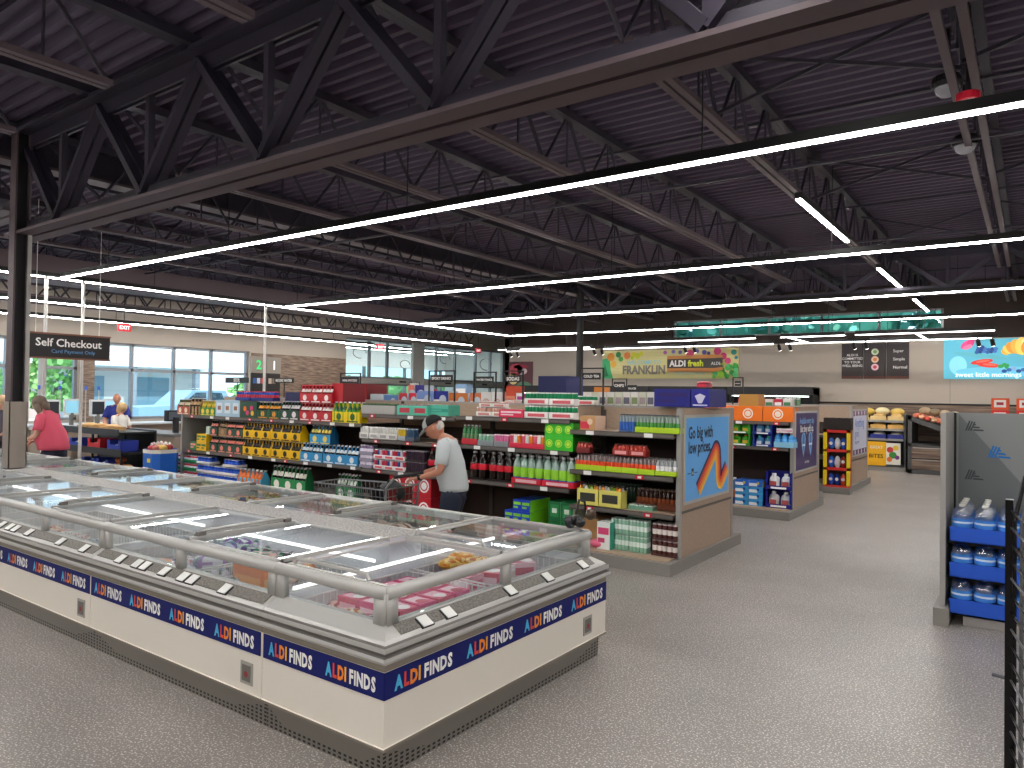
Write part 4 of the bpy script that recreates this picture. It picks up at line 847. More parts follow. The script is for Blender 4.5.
# --- end section by the poster
S(575,600,1,1.30, lambda w: pbox(w*.62,.22,.145,'#c89a68','swirl','#d83a50','#e8c8b0'),'cardboard box with a red fruit picture','on the top shelf by the poster end','fruit carton','box')
S(618,634,1,1.30, lambda w: cans(w,5,3,.17,.01,'#4a7ac8','#90a0aa',prof='bottle',capc='#4a5460',band='#2f62b8',unit='bottle',name='water_bottle_pack'),'blue labelled water bottle pack','top shelf near the poster','water packs','water pack')
S(634,679,3,1.30, lambda w: cans(w,4,3,.17,.055,'#b8dc28','#98a8a0',prof='bottle',capc='#586068',band='#4a9a42',unit='bottle',name='water_bottle_tray'),'lime tray of green water bottles','top shelf near the poster','lime water trays','bottle tray')
S(575,655,5,.89, lambda w: cans(w,4,3,.165,.055,'#b8dc28','#8a7c7c',prof='bottle',capc='#4a4548',band='#f0542a',unit='bottle',name='juice_bottle_tray'),'lime tray of orange labelled bottles','second shelf near the poster','orange bottle trays','bottle tray')
S(655,677,1,.89, lambda w: cans(w,5,3,.16,.05,'#b8dc28','#a8acb0',prof='bottle',capc='#5a5c60',band='#e4e4e8',unit='bottle',name='juice_bottle_tray'),'lime tray of clear labelled bottles','second shelf beside the poster','orange bottle trays','bottle tray')
S(576,590,1,1.06, lambda w: cans(w,4,2,.11,.06,'#7a2a28','#b8423a',prof='bottle',capc='#6a5050',unit='bottle',name='juice_bottle_tray'),'small red pack laid on the orange bottle trays','end by the lime boxes','small red packs','bottle pack')
S(612,646,2,1.06, lambda w: cans(w,4,2,.11,.065,'#a83028','#c0463a',prof='bottle',capc='#5a4444',unit='bottle',name='juice_bottle_tray',art='#e8a0a0'),'small red pack','on the orange bottle trays','small red packs','bottle pack')
S(577,622,2,.53, lambda w: cans(w,4,2,.21,.17,'#e6dc70','#e8e4d8',cols=['#f0a030','#e8e8e0','#8ab83a'],prof='bottle',capc='#2a2a2a',unit='bottle',name='juice_bottle_pack',art='#3a3a34'),'yellow juice bottle pack','third shelf near the poster','yellow juice packs','bottle pack')
S(583,640,4,.53, lambda w: cans(w,4,3,.2,.02,'#2a3a2c','#26402e',prof='bottle',capc='#6a8a7a',unit='bottle',name='juice_bottle_pack'),'dark green bottle pack','rear of the third shelf','dark green packs','bottle pack',y=YS+.36)
S(636,679,2,.53, lambda w: cans(w,5,3,.19,.07,'#7a3a1c','#3a1c12',prof='bottle',capc='#8a7468',band='#9a4a22',unit='bottle',name='tea_bottle_pack'),'brown tea bottle pack','third shelf beside the poster','brown tea packs','bottle pack',y=YS+.2)
S(611,648,2,.125, lambda w: cans(w,5,3,.15,.01,'#8ab8a0','#a8d4bc','#d8e8e0',band='#e8f4ee'),'mint green can pack','base shelf near the poster','mint can packs','can pack',2,.155)
S(628,654,1,.44, lambda w: cans(w,5,2,.13,.12,'#6aa088','#8ab8a0','#c8dcd0'),'mint green can pack lying on top','base shelf near the poster','mint can packs','can pack',y=YS+.1)
S(652,678,1,.125, lambda w: cans(w,5,3,.15,.02,'#4a2a28','#5a3432','#c8b8b8',band='#e0d8d4'),'brown and white can pack','base shelf beside the poster','brown can packs','can pack',2,.155)
S(598,611,1,.125, lambda w: pbox(w,.2,.27,'#eef2ee','words','#d84a7a','#3aa08a',name='tea_carton'),'white tea carton with green and pink lettering','base shelf near the poster','tea carton','carton',y=YS-.08)
S(582,600,1,.125, lambda w: pbox(w,.35,.26,'#b88a5a',side='#a87a4c'),'plain cardboard box','base shelf behind the freezer corner','plain carton','box',y=YS+.08)
S(592,601,1,.125, lambda w: MB().ball((0,0.05,.045),(w*.9,.06,.045),M('#e86a90',.3),12,8).build('pink_pouch', smooth=True),'pink pouch','on the base shelf beside the tea carton','pink pouch','pouch',y=YS-.09)
# --- things along the top of the drinks gondola, rear side
YR = 7.42
def topbox(u0,u1,v0,v1,y,mk,label,cat,group=None,zb=1.401):
    a = at(u0,v1,'y',y); c = at(u1,v1,'y',y); t = at((u0+u1)/2,v0,'y',y).z; o = mk(c.x-a.x, t-zb); o.location = ((a.x+c.x)/2, y, zb); tag(o, label, cat, group)
topbox(538,566,376,400,7.45,lambda w,h: pbox(w,.4,h,'#161f58',side='#1d2a6e',name='display_box'),'tall navy display box standing on the drinks gondola','box')
topbox(654,690,389,410,7.1,lambda w,h: pbox(w,.5,h,'#1b1f86','words','#2a1a70',name='display_box'),'dark blue carton above the poster end','box','blue cartons',zb=1.553)
topbox(691,709,389,410,7.1,lambda w,h: pbox(w,.5,h,'#1d2494','logo','#d8d8f0',side='#141a78',name='display_box'),'dark blue carton with white letter above the poster','box','blue cartons',zb=1.553)
topbox(694,708,381,389,7.2,lambda w,h: MB().ball((0,.1,h*.75),(w/2,.1,h*.25),M('#e8506a',.3),12,7).box(-w*.3,w*.3,0,.2,0,h*.55,M('#d8304a',.4)).build('red_bag'),'red and white bag lying on the blue carton','bag',zb=1.76)
for i,(u0,u1,v0,c,nm) in enumerate(((368,382,394,'#c8d8dc','pale green lidded'),(384,398,395,'#5a8ac8','blue and green'),(399,407,393,'#c83848','red'),(409,416,393,'#d8304a','crimson and white'),(408,414,385,'#e8786a','coral'),(415,424,385,'#2a2a8a','deep blue'),(417,433,391,'#7a9ad8','light blue'),(433,448,391,'#1f2f9a','royal blue'),(449,468,393,'#d87a3a','orange'),(470,481,393,'#e07a4a','orange red'))):
    topbox(u0,u1,v0,404,YR+.02*(i%3)+(.24 if v0 < 389 else 0),lambda w,h,c=c: pbox(w,.2,h,c,'swirl','#f4f0ea','#c8d4e0',name='paper_goods_box'),nm+' household box on top of the drinks gondola','box','household boxes on the gondola top')
for i,(u0,u1,v0) in enumerate(((481,491,392),(492,502,392))):
    topbox(u0,u1,v0,404,YR,lambda w,h: pbox(w,.2,h,'#f0ece8','disc','#d8a8a8',name='paper_goods_box'),'white box with round mark on the gondola top, '+('nearer the window','nearer the poster')[i],'box','white round mark boxes')
topbox(506,515,386,404,YR,lambda w,h: pbox(w,.2,h,'#f05a3a','stripe','#f8a080',name='paper_goods_box'),'tall orange red box on the gondola top','box')
topbox(516,523,393,404,YR,lambda w,h: pbox(w,.2,h,'#f4f0f4','panel','#c83a9a','#c83a9a',name='paper_goods_box'),'white box with magenta marks on the gondola top','box')
topbox(528,537,392,404,YR,lambda w,h: pbox(w,.2,h,'#e0b020',name='paper_goods_box'),'yellow box beside the tall navy box','box')
for i,(u0,u1,v0) in enumerate(((503,513,400),(514,524,400))):
    topbox(u0,u1,v0,404,YR-.05,lambda w,h: cans(w,6,1,h,.03,'#f4f0ea','#e8c8c0'),'low white tray on the gondola top, '+('window side','poster side')[i],'tray','low white trays')
for i in range(9):
    topbox(583+i*8,590+i*8,392,404,YR+.03*(i%2),lambda w,h: pbox(w,.2,h,('#e8e6e0','#d8dcc8','#e4e0da')[i%3],'words',('#8a9a6a','#b0a0a0','#6a6a7a')[i%3],name='paper_goods_box'),'%s white and cream box on the gondola top past the navy box' % ORD[i],'box','cream boxes on the gondola top')
topbox(594,602,387,392,YR+.3,lambda w,h: pbox(w,.2,h,'#e08830',name='paper_goods_box'),'orange box behind the cream boxes on the gondola top','box')
# --- detergent gondola
Y2 = 10.425
S(688,705,1,1.33, lambda w: pbox(w,.3,.21,'#f06a1a','logo','#fbe8d8'),'orange detergent box beyond the poster edge','detergent gondola top shelf','orange boxes','box',y=Y2)
S(705,793,3,1.33, lambda w: pbox(w,.3,.21,'#f47a1c','disc','#fbe8d8'),'orange detergent box','detergent gondola top shelf','orange boxes','box',y=Y2)
S(738,758,1,1.541, lambda w: pbox(w,.3,.17,'#b8863c',name='cardboard_box'),'brown cardboard box on the orange boxes','detergent gondola','brown carton','box',y=Y2+.04)
S(686,750,3,.97, lambda w: jugs(w,.17,'#3fa83a','#58c838','#f08a2a','#f0c83a',name='jug_tray'),'green tray of green jugs','detergent gondola shelf','green jug trays','jug tray',2,.174,y=Y2,v=470)
S(752,772,1,.97, lambda w: jugs(w,.17,'#1f3aa8',['#5aa8e0','#4ab0c8'],'#38c8a8','#e8f0f8',name='jug_tray'),'blue tray of pale blue jugs','detergent gondola shelf','blue jug trays','jug tray',2,.174,y=Y2,v=470)
S(773,794,1,.97, lambda w: cans(w,3,2,.2,.08,'#8ac8e8','#4a9ae0',prof='bottle',capc='#e06a90',band='#5ab0f0',unit='bottle',name='softener_pack'),'pale blue bottle pack with pink caps','detergent gondola shelf','softener pack','bottle pack',y=Y2,v=470)
S(776,792,1,1.178, lambda w: pbox(w,.2,.06,'#e8e0e4','stripe','#e08aa8'),'small white and pink pack on the blue bottle pack','detergent gondola','small pink pack','box',y=Y2)
S(735,763,2,.125, lambda w: pbox(w,.3,.085,'#3a9ad8','swirl','#f0f4f8','#1a3a9a',name='wipes_pack'),'blue and white wipes pack','detergent gondola base','wipes packs','wipes pack',3,.09,y=Y2,v=490)
S(735,763,2,.396, lambda w: pbox(w,.3,.085,'#2a6ad0','swirl','#f0f4f8','#e0c83a',name='wipes_pack'),'blue and yellow wipes pack','crowning the wipes stack','wipes packs','wipes pack',y=Y2,v=490)
S(765,792,1,.125, lambda w: jugs(w,.25,'#18188a',['#e8e8ec','#d8dce4'],'#f0f0f0','#c85a5a',name='jug_tray'),'deep blue tray of white jugs','detergent gondola base','white jug trays','jug tray',2,.255,y=Y2,v=490)
S(720,735,1,.125, lambda w: cans(w,2,2,.36,.1,'#3a4a8a','#6a8ac0',prof='bottle',capc='#e8e8e8',band='#c86a3a',unit='bottle',name='spray_bottle_tray'),'tray of tall blue bottles','detergent gondola base','tall bottle tray','bottle tray',y=Y2,v=490)
for i in range(6):
    topbox(738+i*9,746+i*9,399,405,11.3,lambda w,h: pbox(w,.2,h,('#c83048','#e8e4e0','#d83a50','#dcdcd4')[i%4],'words','#ffffff' if i%2 == 0 else '#4a8a5a',name='tin_box'),ORD[i]+' of the low red and white boxes on top of the detergent gondola','box','low boxes on the detergent gondola')
topbox(775,800,398,405,11.6,lambda w,h: cans(w,6,1,h,.03,'#e8e4dc','#7a9a7a'),'tray of small green and white tins on the detergent gondola','tray')
# tall things on the detergent gondola seen over the drinks gondola
for i,(u0,u1,v0,c) in enumerate(((690,700,396,'#e84a5a'),(703,711,397,'#e8e0da'),(455,466,384,'#8ab0d8'),(424,431,389,'#c84a6a'))):
    topbox(u0,u1,v0,405,11.3,lambda w,h,c=c: pbox(w,.2,h,c,'words','#f4f4f4',name='tin_box'),('red','cream','pale blue','raspberry')[i]+' box on the detergent gondola behind the drinks gondola','box','boxes behind the drinks gondola')
# --- yellow shipper by the rear gondola
e = empty('display_stand', (-2.98,13.7,0), 'yellow and red cardboard display stand of snack bags at the rear gondola', 'display stand')
sx0, sx1, sy = at(823,480,'y',13.72).x, at(850,480,'y',13.72).x, 13.72
sxm = (sx0+sx1)/2
for x in (sx0, sx1-.06):
    g = MB(); g.box(x,x+.06,sy-.0,sy+.02,.13,1.13,M('#f4d91c',.45)); g.box(x+(.05 if x > sxm-.1 and x != sx0 else 0),x+.06,sy+.02,sy+.14,.13,1.13,M('#d83a2a',.5)); g.part('side_panel', e)
for z in (.13,.44,.76,1.1):
    g = MB(); g.box(sx0,sx1,sy+.02,sy+.14,z-.012,z,M('#d8302a',.5)); g.box(sx0,sx1,sy,sy+.02,z-.03,z+.02,M('#d8302a',.5)); g.part('tray_shelf', e)
g = MB(); g.box(sx0,sx1,sy+.135,sy+.145,.13,1.13,'#2a1a1a'); g.part('back', e)
g = MB(); g.box(sx0,sx1,13.7,13.93,0,.115,m_base); g.part('base', e)
for k, z in enumerate((.13,.44,.76)):
    for i in range(3):
        g = MB(); w = (sx1-sx0-.14)/3; g.ball((0,0,.11),(w*.52,.045,.11),M((('#2a5ac8','#1f3f9a','#c84a2a'),('#2a6ad8','#e8e8f0','#a8352a'),('#3a7ae0','#dce8f4','#2a5ac8'))[k][i],.25),10,7)
        g.disc((0,-.047,.12),w*.28,M('#f0e8e8',.3)); o = g.build('snack_bag', smooth=True); o.location = (sx0+.07+w*(i+.5), sy+.075, z+.002)
        tag(o, ('blue','white and blue','red')[i]+' snack bag on the %s tray of the yellow display stand' % ('lowest','middle','top')[k], 'bag', 'snack bags on the display stand')
g = cans(sx1-sx0, 4, 2, .2, .21, '#241c1a', '#d8b020'); g.location = (sxm, sy, 1.12); g.name = 'snack_crate'; tag(g, 'black crate of yellow tins on the yellow display stand', 'crate')
# --- signs on the gondolas
def blade(u0,u1,v0,v1,y,text,base=1.54,frame=False,sub=None,label=None):
    a = at(u0,v0,'y',y); c = at(u1,v1,'y',y); x0, x1, z1, z0 = a.x, c.x, a.z, c.z; xm = x1 if frame else (x0+x1)/2
    e = empty('aisle_sign', (xm,y,base), label or 'black aisle sign reading %s above the gondola' % text, 'aisle sign', 'aisle signs')
    if frame:
        g = MB()
        for x in (x0-.03, x1+.03): g.box(x-.008,x+.008,y-.008,y+.008,base,z1+.06,m_black)
        g.box(x0-.03,x1+.03,y-.008,y+.008,z1+.045,z1+.06,m_black); g.part('frame', e)
    else:
        g = MB(); g.box(xm-.006,xm+.006,y-.006,y+.006,base,z0+.01,m_black); g.part('post', e)
    g = MB(); g.box(x0,x1,y-.012,y-.004,z0,z1,M('#15171a',.4)); hh = (z1-z0)*(.62 if not sub else .42)
    vs,_ = text_mesh(text,.03); wd = max(v[0] for v in vs); s = min(hh/.72, (x1-x0)*.86/wd)
    g.text(text, m_white, ((x0+x1)/2,y-.014,(z0+z1)/2-s*.35+(hh*.5 if sub else 0)),(1,0,0),(0,0,1),s,.03,'CENTER')
    if sub: g.text(sub, m_white, ((x0+x1)/2,y-.014,z0+hh*.2),(1,0,0),(0,0,1),s*.7,.03,'CENTER')
    g.part('sign_plate', e)
blade(226,249,377.5,383,7.27,'BEER'); blade(275,294,378,383,7.27,'MIXERS WATER'); blade(342,359,377,384,7.27,'WINE SPRITZERS',frame=True)
blade(431,453,375,382,7.27,'SPORT DRINKS',frame=True); blade(476,494,376.5,383,7.27,'WATER TONICS',frame=True); blade(506,521,375.5,382,7.27,'SODAS',frame=True)
blade(583,601,373,379.5,7.27,'COLD TEA',frame=True); blade(614,625,382,389,11.18,'CHIPS',frame=True,base=1.54); blade(410,420,382,386,11.18,'BAKING',base=1.54); blade(628,637,385,392,11.18,'SAUCES')
blade(735,741,381,386,11.18,'CLEANING',frame=True)
# ================================================================== PEOPLE
def skin(name, nodes, edges, mat, parent, sub=2, root=0, k=1.0, fix=None):
    me = bpy.data.meshes.new(name); me.from_pydata([(n[0]*k,n[1]*k,n[2]*k) for n in nodes], edges, [])
    o = bpy.data.objects.new(name, me); COL.objects.link(o)
    md = o.modifiers.new('skin','SKIN'); md.use_smooth_shade = True
    if not me.skin_vertices: me.skin_vertices_add() if hasattr(me,'skin_vertices_add') else None
    for i, n in enumerate(nodes):
        sv = me.skin_vertices[0].data[i]; r = n[3]; r2 = n[4] if len(n) > 4 else r; sv.radius = (r*k, r2*k); sv.use_root = (i == root)
    ms = o.modifiers.new('sub','SUBSURF'); ms.levels = sub; ms.render_levels = sub
    dg = bpy.context.evaluated_depsgraph_get(); m2 = bpy.data.meshes.new_from_object(o.evaluated_get(dg))
    bpy.data.objects.remove(o)
    m2.name = name; m2.materials.clear(); m2.materials.append(mat); m2.polygons.foreach_set('use_smooth',[True]*len(m2.polygons))
    if fix: fix(m2)
    q = bpy.data.objects.new(name, m2); COL.objects.link(q); q.parent = parent; return q
def head(parent, c, k, skinm, tilt=0, yaw=0):
    """head looking along +x; tilt = nodding down"""
    R = Matrix.Rotation(yaw,3,'Z') @ Matrix.Rotation(tilt,3,'Y'); c = Vector(c)
    def P(x,y,z): return tuple(c+R @ Vector((x*k,y*k,z*k)))
    g = MB()
    def f(p):
        x, y, z = p
        if z < 0: y *= 1+.28*z; x *= 1+.10*z
        if x > 0: x = x*(.93+.10*max(0,-z))
        nose = .22*math.exp(-((y/.14)**2+((z+.12)/.2)**2)) if x > 0 else 0
        brow = -.05*math.exp(-((abs(y)-.3)**2/.02+((z-.08)/.1)**2)) if x > 0 else 0
        return Vector((x+nose+brow, y, z))
    g.ball((0,0,0),(.095,.075,.115),skinm,20,14,f); g.v = [P(*v) for v in g.v]; h = g.build('head', parent, smooth=True)
    for s in (-1,1):
        g = MB(); g.ball(P(.078,s*.030,.012),(.011*k,.011*k,.008*k),M('#efe9e4',.3),8,5); g.ball(P(.086,s*.030,.012),(.005*k,.005*k,.005*k),M('#2a2020',.3),6,4); g.build('eye', h, smooth=True)
        g = MB(); g.ball(P(-.005,s*.076,-.005),(.016*k,.008*k,.026*k),skinm,8,6); g.build('ear', h, smooth=True)
    g = MB(); g.ball(P(.084,0,-.062),(.010*k,.022*k,.006*k),M('#b5655a',.5),8,4); g.build('mouth', h, smooth=True)
    return h, P
def hand(parent, w, d, pn, k, mat, curl=.6, thumb=1):
    """palm from wrist w along d, palm normal pn; five separate fingers"""
    d = Vector(d).normalized(); pn = Vector(pn).normalized(); s = d.cross(pn).normalized(); w = Vector(w)
    N = [(*w,.022),(*(w+d*.045),.026,.014)]; E = [(0,1)]
    for i, L in enumerate((.062,.072,.068,.054)):
        o = w+d*.08+s*(.024*(1.5-i)*.75); k0 = len(N)
        N.append((*(w+d*.075+s*(.024*(1.5-i)*.72)),.0105)); E.append((1,k0)); p = o
        for j in range(3):
            a = curl*(j+1); dd = (d*cos(a)+pn*sin(a)); p = p+dd*L/3*1.1; N.append((*p,.0092-.0012*j)); E.append((k0+j,k0+j+1))
    k0 = len(N); N += [(*(w+d*.03+s*thumb*.036+pn*.01),.011),(*(w+d*.055+s*thumb*.05+pn*.022),.010),(*(w+d*.08+s*thumb*.046+pn*.034),.009)]; E += [(1,k0),(k0,k0+1),(k0+1,k0+2)]
    return skin('hand', N, E, mat, parent, 1, 0, k)
def person(label, loc, rot, k, shirt, pants, skinm, P, group=None, sleeves=True, shoes='#3a3a3e'):
    """P: dict of joints in metres for a 1.75 m figure, facing +x"""
    e = empty('person', loc, label, 'person', group, rot)
    pe, be, ch, uc, nk = P['pelvis'], P['belly'], P['chest'], P['upper'], P['neck']
    N = [(*pe,.13,.115),(*be,P.get('rb',.15),P.get('rb',.15)*.85),(*ch,.15,.115),(*uc,.12,.09),(*nk,.052),(*P['hb'],.05)]
    E = [(0,1),(1,2),(2,3),(3,4),(4,5)]
    for s in ('L','R'):
        a, b_, c = P['sh'+s], P['el'+s], P['wr'+s]; i = len(N); m = tuple((b_[j]+c[j])/2 for j in range(3))
        N += [(*a,.058),(*b_,.042),(*m,.037),(*c,.024)]; E += [(3,i),(i,i+1),(i+1,i+2),(i+2,i+3)]
        h, n, t = P['hip'+s], P['kn'+s], P['an'+s]; i = len(N); cf = tuple(n[j]*.6+t[j]*.4 for j in range(3))
        N += [(*h,.09),(*n,.06),(*cf,.055),(*t,.036)]; E += [(0,i),(i,i+1),(i+1,i+2),(i+2,i+3)]
    body = skin('body', N, E, skinm, e, 2, 0, k)
    def ring(c, ax, ru, rv, n=20, flat=None):
        """ellipse of cloth round the bone direction ax: rv sideways, ru fore and aft"""
        ax = Vector(ax).normalized(); v = Vector((0,1,0)); v = (v-ax*v.dot(ax)).normalized(); u = v.cross(ax)
        return [tuple((Vector(c)+u*ru*cos(2*pi*i/n)+v*rv*sin(2*pi*i/n))*k) for i in range(n)]
    def limb(g, pts, m, n=12):
        pts = [(Vector(p), r) for p, r in pts]; R = []; a = None
        for i, (p, r) in enumerate(pts):
            d = (pts[min(i+1,len(pts)-1)][0]-pts[max(i-1,0)][0]).normalized()
            a = (a-d*a.dot(d)).normalized() if a else d.orthogonal().normalized(); b_ = d.cross(a)
            R.append([tuple((p+(a*cos(2*pi*q/n)+b_*sin(2*pi*q/n))*r)*k) for q in range(n)])
        g.loft(R, m)
    g = MB(); rb = P.get('rb',.15); pv, bl, cs, up, nc = [Vector(P[q]) for q in ('pelvis','belly','chest','upper','neck')]; up2 = Vector((0,0,1))
    g.loft([ring(pv-up2*.045,up2,rb+.0,rb+.03),ring(pv+up2*.0,up2,rb+.005,rb+.032),ring(pv*.5+bl*.5,up2,rb+.012,rb+.03),ring(bl,bl-pv,rb+.012,rb+.026),ring(bl*.4+cs*.6,cs-bl,rb*.5+.078,rb*.5+.098),ring(cs,up-bl,.132,.180),
            ring(cs*.45+up*.55,up-cs,.122,.190),ring(up,up-cs,.104,.178),ring(up*.6+nc*.4,nc-up,.084,.125),ring(up*.25+nc*.75,nc-up,.068,.082),ring(up*.02+nc*.98,nc-up,.056,.058)], M(shirt,.85))
    for s in ('L','R'):
        a, b_ = Vector(P['sh'+s]), Vector(P['el'+s]); q = a+(up-a)*.35
        limb(g, [(q,.062),(a+(q-a)*.2+up2*.0,.074),(a*.75+b_*.25,.070),(a*.45+b_*.55,.068),(a*.25+b_*.75,.072)], M(shirt,.85))
    g.build('shirt', e, smooth=True)
    g = MB(); hp = (Vector(P['hipL'])+Vector(P['hipR']))/2
    g.loft([ring(hp-up2*.06,up2,.12,.16),ring(hp,up2,.138,.172),ring(pv*.6+hp*.4,up2,.13,.162),ring(pv+up2*.03,up2,rb*.4+.07,rb*.4+.10)], M(pants,.85))
    for s in ('L','R'):
        h, n, t = Vector(P['hip'+s]), Vector(P['kn'+s]), Vector(P['an'+s]); end = P.get('cuff',1.0)
        z = n*(1-end)+t*end
        limb(g, [(h+up2*.04,.085),(h-up2*.06,.118),(h*.5+n*.5,.108),(n,.09),(z,.078 if end < .3 else .068)] , M(pants,.85))
    g.build('trousers', e, smooth=True)
    for s in ('L','R'):
        t = P['an'+s]; sh = MB(); sh.ball((t[0]*k+.055*k,t[1]*k,.045*k),(.13*k,.05*k,.045*k),M(shoes,.6),12,8); sh.box((t[0]-.06)*k,(t[0]+.17)*k,(t[1]-.045)*k,(t[1]+.045)*k,0,.02*k,M('#d8d8d8',.6)); sh.build('shoe', e, smooth=True)
    return e
# --- the shopper with the cart
k = .905; yawm = radians(206)
J = dict(pelvis=(0,0,.86), belly=(.035,0,1.0), chest=(.05,0,1.17), upper=(.08,0,1.30), neck=(.14,0,1.375), hb=(.18,0,1.41), rb=.15,
    shL=(.075,.165,1.30), elL=(.08,.25,1.03), wrL=(.32,.20,.955), shR=(.075,-.165,1.30), elR=(.12,-.24,1.04), wrR=(.37,-.12,.975),
    hipL=(0,.09,.80), knL=(.04,.10,.46), anL=(.0,.11,.09), hipR=(0,-.09,.80), knR=(.06,-.10,.46), anR=(.06,-.11,.09), cuff=.12)
mx_, my_ = -4.47, 5.30
man = person('man in a pale grey T-shirt, navy shorts and trucker cap leaning on a shopping cart', (mx_,my_,0), yawm, k, '#c6cdd0', '#1d2438', m_skin, J)
h, PH = head(man, (.225*k,0,1.462*k), k*1.1, m_skin, radians(32))
g = MB(); hair = M('#d8d4d0',.8)
for s in (-1,1): g.ball(PH(-.062,s*.042,-.012),(.034*k,.034*k,.048*k),hair,10,7)
g.ball(PH(-.058,0,-.015),(.042*k,.06*k,.06*k),hair,12,8); g.build('hair', h, smooth=True)
g = MB(); capg, capb = M('#b9bec0',.8), M('#17171a',.8)
rings = []
for j in range(7):
    a = radians(90*j/6); rings.append([PH((.104 if cos(t) > 0 else .108)*cos(a)*cos(t)-.004, .088*cos(a)*sin(t), .035+.095*sin(a)) for t in [2*pi*i/20 for i in range(20)]])
g.loft(rings, capb)
for i in range(len(g.f)):
    c = sum((Vector(g.v[q]) for q in g.f[i]), Vector())/len(g.f[i]); loc = (c-Vector((.225*k,0,1.45*k)))
    lx = loc.x*cos(radians(32))-loc.z*sin(radians(32))
    if lx > .012: g.m[i] = g.mi(capg)
tip = [PH(.085+.085*cos(t)*1.0,.072*sin(t),.032-.03*cos(t)) for t in [radians(-90+180*i/10) for i in range(11)]]; tip2 = [(p[0],p[1],p[2]+.006) for p in tip]
g.loft([tip, tip2], capg); g.build('cap', h, smooth=True)
hand(man, (.335,.195,.95), (.85,-.25,-.15), (.1,-.3,-1), k, m_skin, .45, -1)
hand(man, (.385,-.115,.97), (.9,.25,-.1), (.1,.3,-1), k, m_skin, .45, 1)
g = MB(); g.cyl((.30*k,.203*k,.962*k),(.325*k,.198*k,.953*k),.031*k,M('#141416',.4),14); g.box(.295*k,.33*k,.19*k,.222*k,.975*k,.99*k,M('#202022',.3)); g.build('watch', man, smooth=False)
# --- shopping cart
def cart(name, loc, rot, label, group=None, L=.92, seat=True, zs=1.0):
    e = empty(name, loc, label, 'shopping cart', group, rot)
    wm = M('#8a8d90', .35, .5); bm_ = M('#1c1c1e', .5)
    g = MB(); zb, zt = .40*zs, .80*zs; xb, xf = 0.0, L; wb, wf = .26, .19
    def C(t, z): # corners narrowing to the nose
        w = (wb+(wf-wb)*t)*(.82+.18*(z-zb)/(zt-zb)); x = xb+(xf-xb)*t - (.06*(1-(z-zb)/(zt-zb)) if t > .5 else 0); return x, w
    for z in (zb,zb+.06,zb+.12,zb+.18,zb+.24,zb+.30,zt):
        r = .004 if z < zt else .008; (x0,w0),(x1,w1) = C(0,z),C(1,z); g.tube([(x0,-w0,z),(x1,-w1,z),(x1,w1,z),(x0,w0,z)],r,wm,5,True)
    for i in range(19):
        t = i/18
        for s in (-1,1): (xa,wa),(xc,wc) = C(t,zb),C(t,zt); g.tube([(xa,s*wa,zb),(xc,s*wc,zt)],.003,wm,4)
    for i in range(9):
        s = -1+i/4
        for t in (0,1): (xa,wa),(xc,wc) = C(t,zb),C(t,zt); g.tube([(xa,s*wa,zb),(xc,s*wc,zt)],.003,wm,4)
        (xa,wa),(xc,wc) = C(0,zb),C(1,zb); g.tube([(xa,s*wa,zb),(xc,s*wc,zb)],.003,wm,4)
    g.build('wire_basket', e)
    g = MB()
    for s in (-1,1): g.tube([(-.12,s*.25,.94*zs),(-.02,s*.25,.82*zs),(-.0,s*.24,.40*zs),(.06,s*.25,.16),(.75*L,s*.2,.14)],.011,wm,6); g.tube([(.06,s*.25,.16),(.02,s*.24,.11)],.011,wm,6)
    g.build('frame', e)
    g = MB(); g.tube([(-.12,-.26,.94*zs),(-.12,.26,.94*zs)],.017,bm_,8); g.build('handle', e)
    if seat:
        g = MB(); g.box(.02,.2,-.2,.2,.60*zs,.615*zs,bm_); g.box(.195,.215,-.2,.2,.60*zs,.80*zs,bm_); g.box(.005,.02,-.18,.18,.66*zs,.80*zs,M('#7a1820',.5)); g.build('child_seat', e)
    for x, w in ((.04,.24),(.74*L,.19)):
        for s in (-1,1):
            g = MB(); g.cyl((x,s*w-.015,.055),(x,s*w+.015,.055),.055,bm_,14); g.cyl((x,s*w,.06),(x,s*w,.14),.01,wm,6); g.build('wheel', e)
    return e
f = Vector((cos(yawm),sin(yawm),0)); cp = Vector((mx_,my_,0))+f*.52
ct = cart('shopping_cart', (cp.x,cp.y,0), radians(186), 'grey wire shopping cart with a dark child seat pushed by the man in the cap', zs=.93, L=.95)
g = MB(); g.ball((0,0,.11),(.15,.12,.11),M('#202226',.5),14,8,lambda p: Vector((p.x,p.y,p.z*(1+.15*sin(6*p.x))))); g.tube([(-.08,0,.15),(-.03,0,.23),(.05,0,.23),(.09,0,.15)],.01,M('#2c2d32',.5),6)
o = g.build('handbag', smooth=True); q = Matrix.Rotation(radians(186),3,'Z') @ Vector((.12,0,0)); o.location = (cp.x+q.x,cp.y+q.y,.572); tag(o,'dark bag resting in the child seat of the shopping cart','bag')
# --- woman in pink
J2 = dict(pelvis=(0,0,.84), belly=(.05,0,1.0), chest=(.06,0,1.16), upper=(.10,0,1.29), neck=(.17,0,1.37), hb=(.2,0,1.41), rb=.20,
    shL=(.10,.16,1.28), elL=(.10,.24,1.02), wrL=(.32,.16,.93), shR=(.10,-.16,1.28), elR=(.14,-.22,1.02), wrR=(.34,-.12,.93),
    hipL=(0,.10,.79), knL=(.02,.11,.45), anL=(.0,.11,.09), hipR=(0,-.10,.79), knR=(.02,-.11,.45), anR=(.03,-.11,.09), cuff=1.0)
w = person('woman in a pink T-shirt with long greying hair bent over behind the freezers', (-11.5,4.68,0), radians(214), .96, '#e05a72', '#2a3248', m_skin2, J2)
h, PH = head(w, (.24*.96,0,1.46*.96), .96, m_skin2, radians(34))
g = MB(); hm_ = M('#7a6a5e',.8)
g.ball(PH(-.03,0,.035),(.10,.088,.095),hm_,16,10)
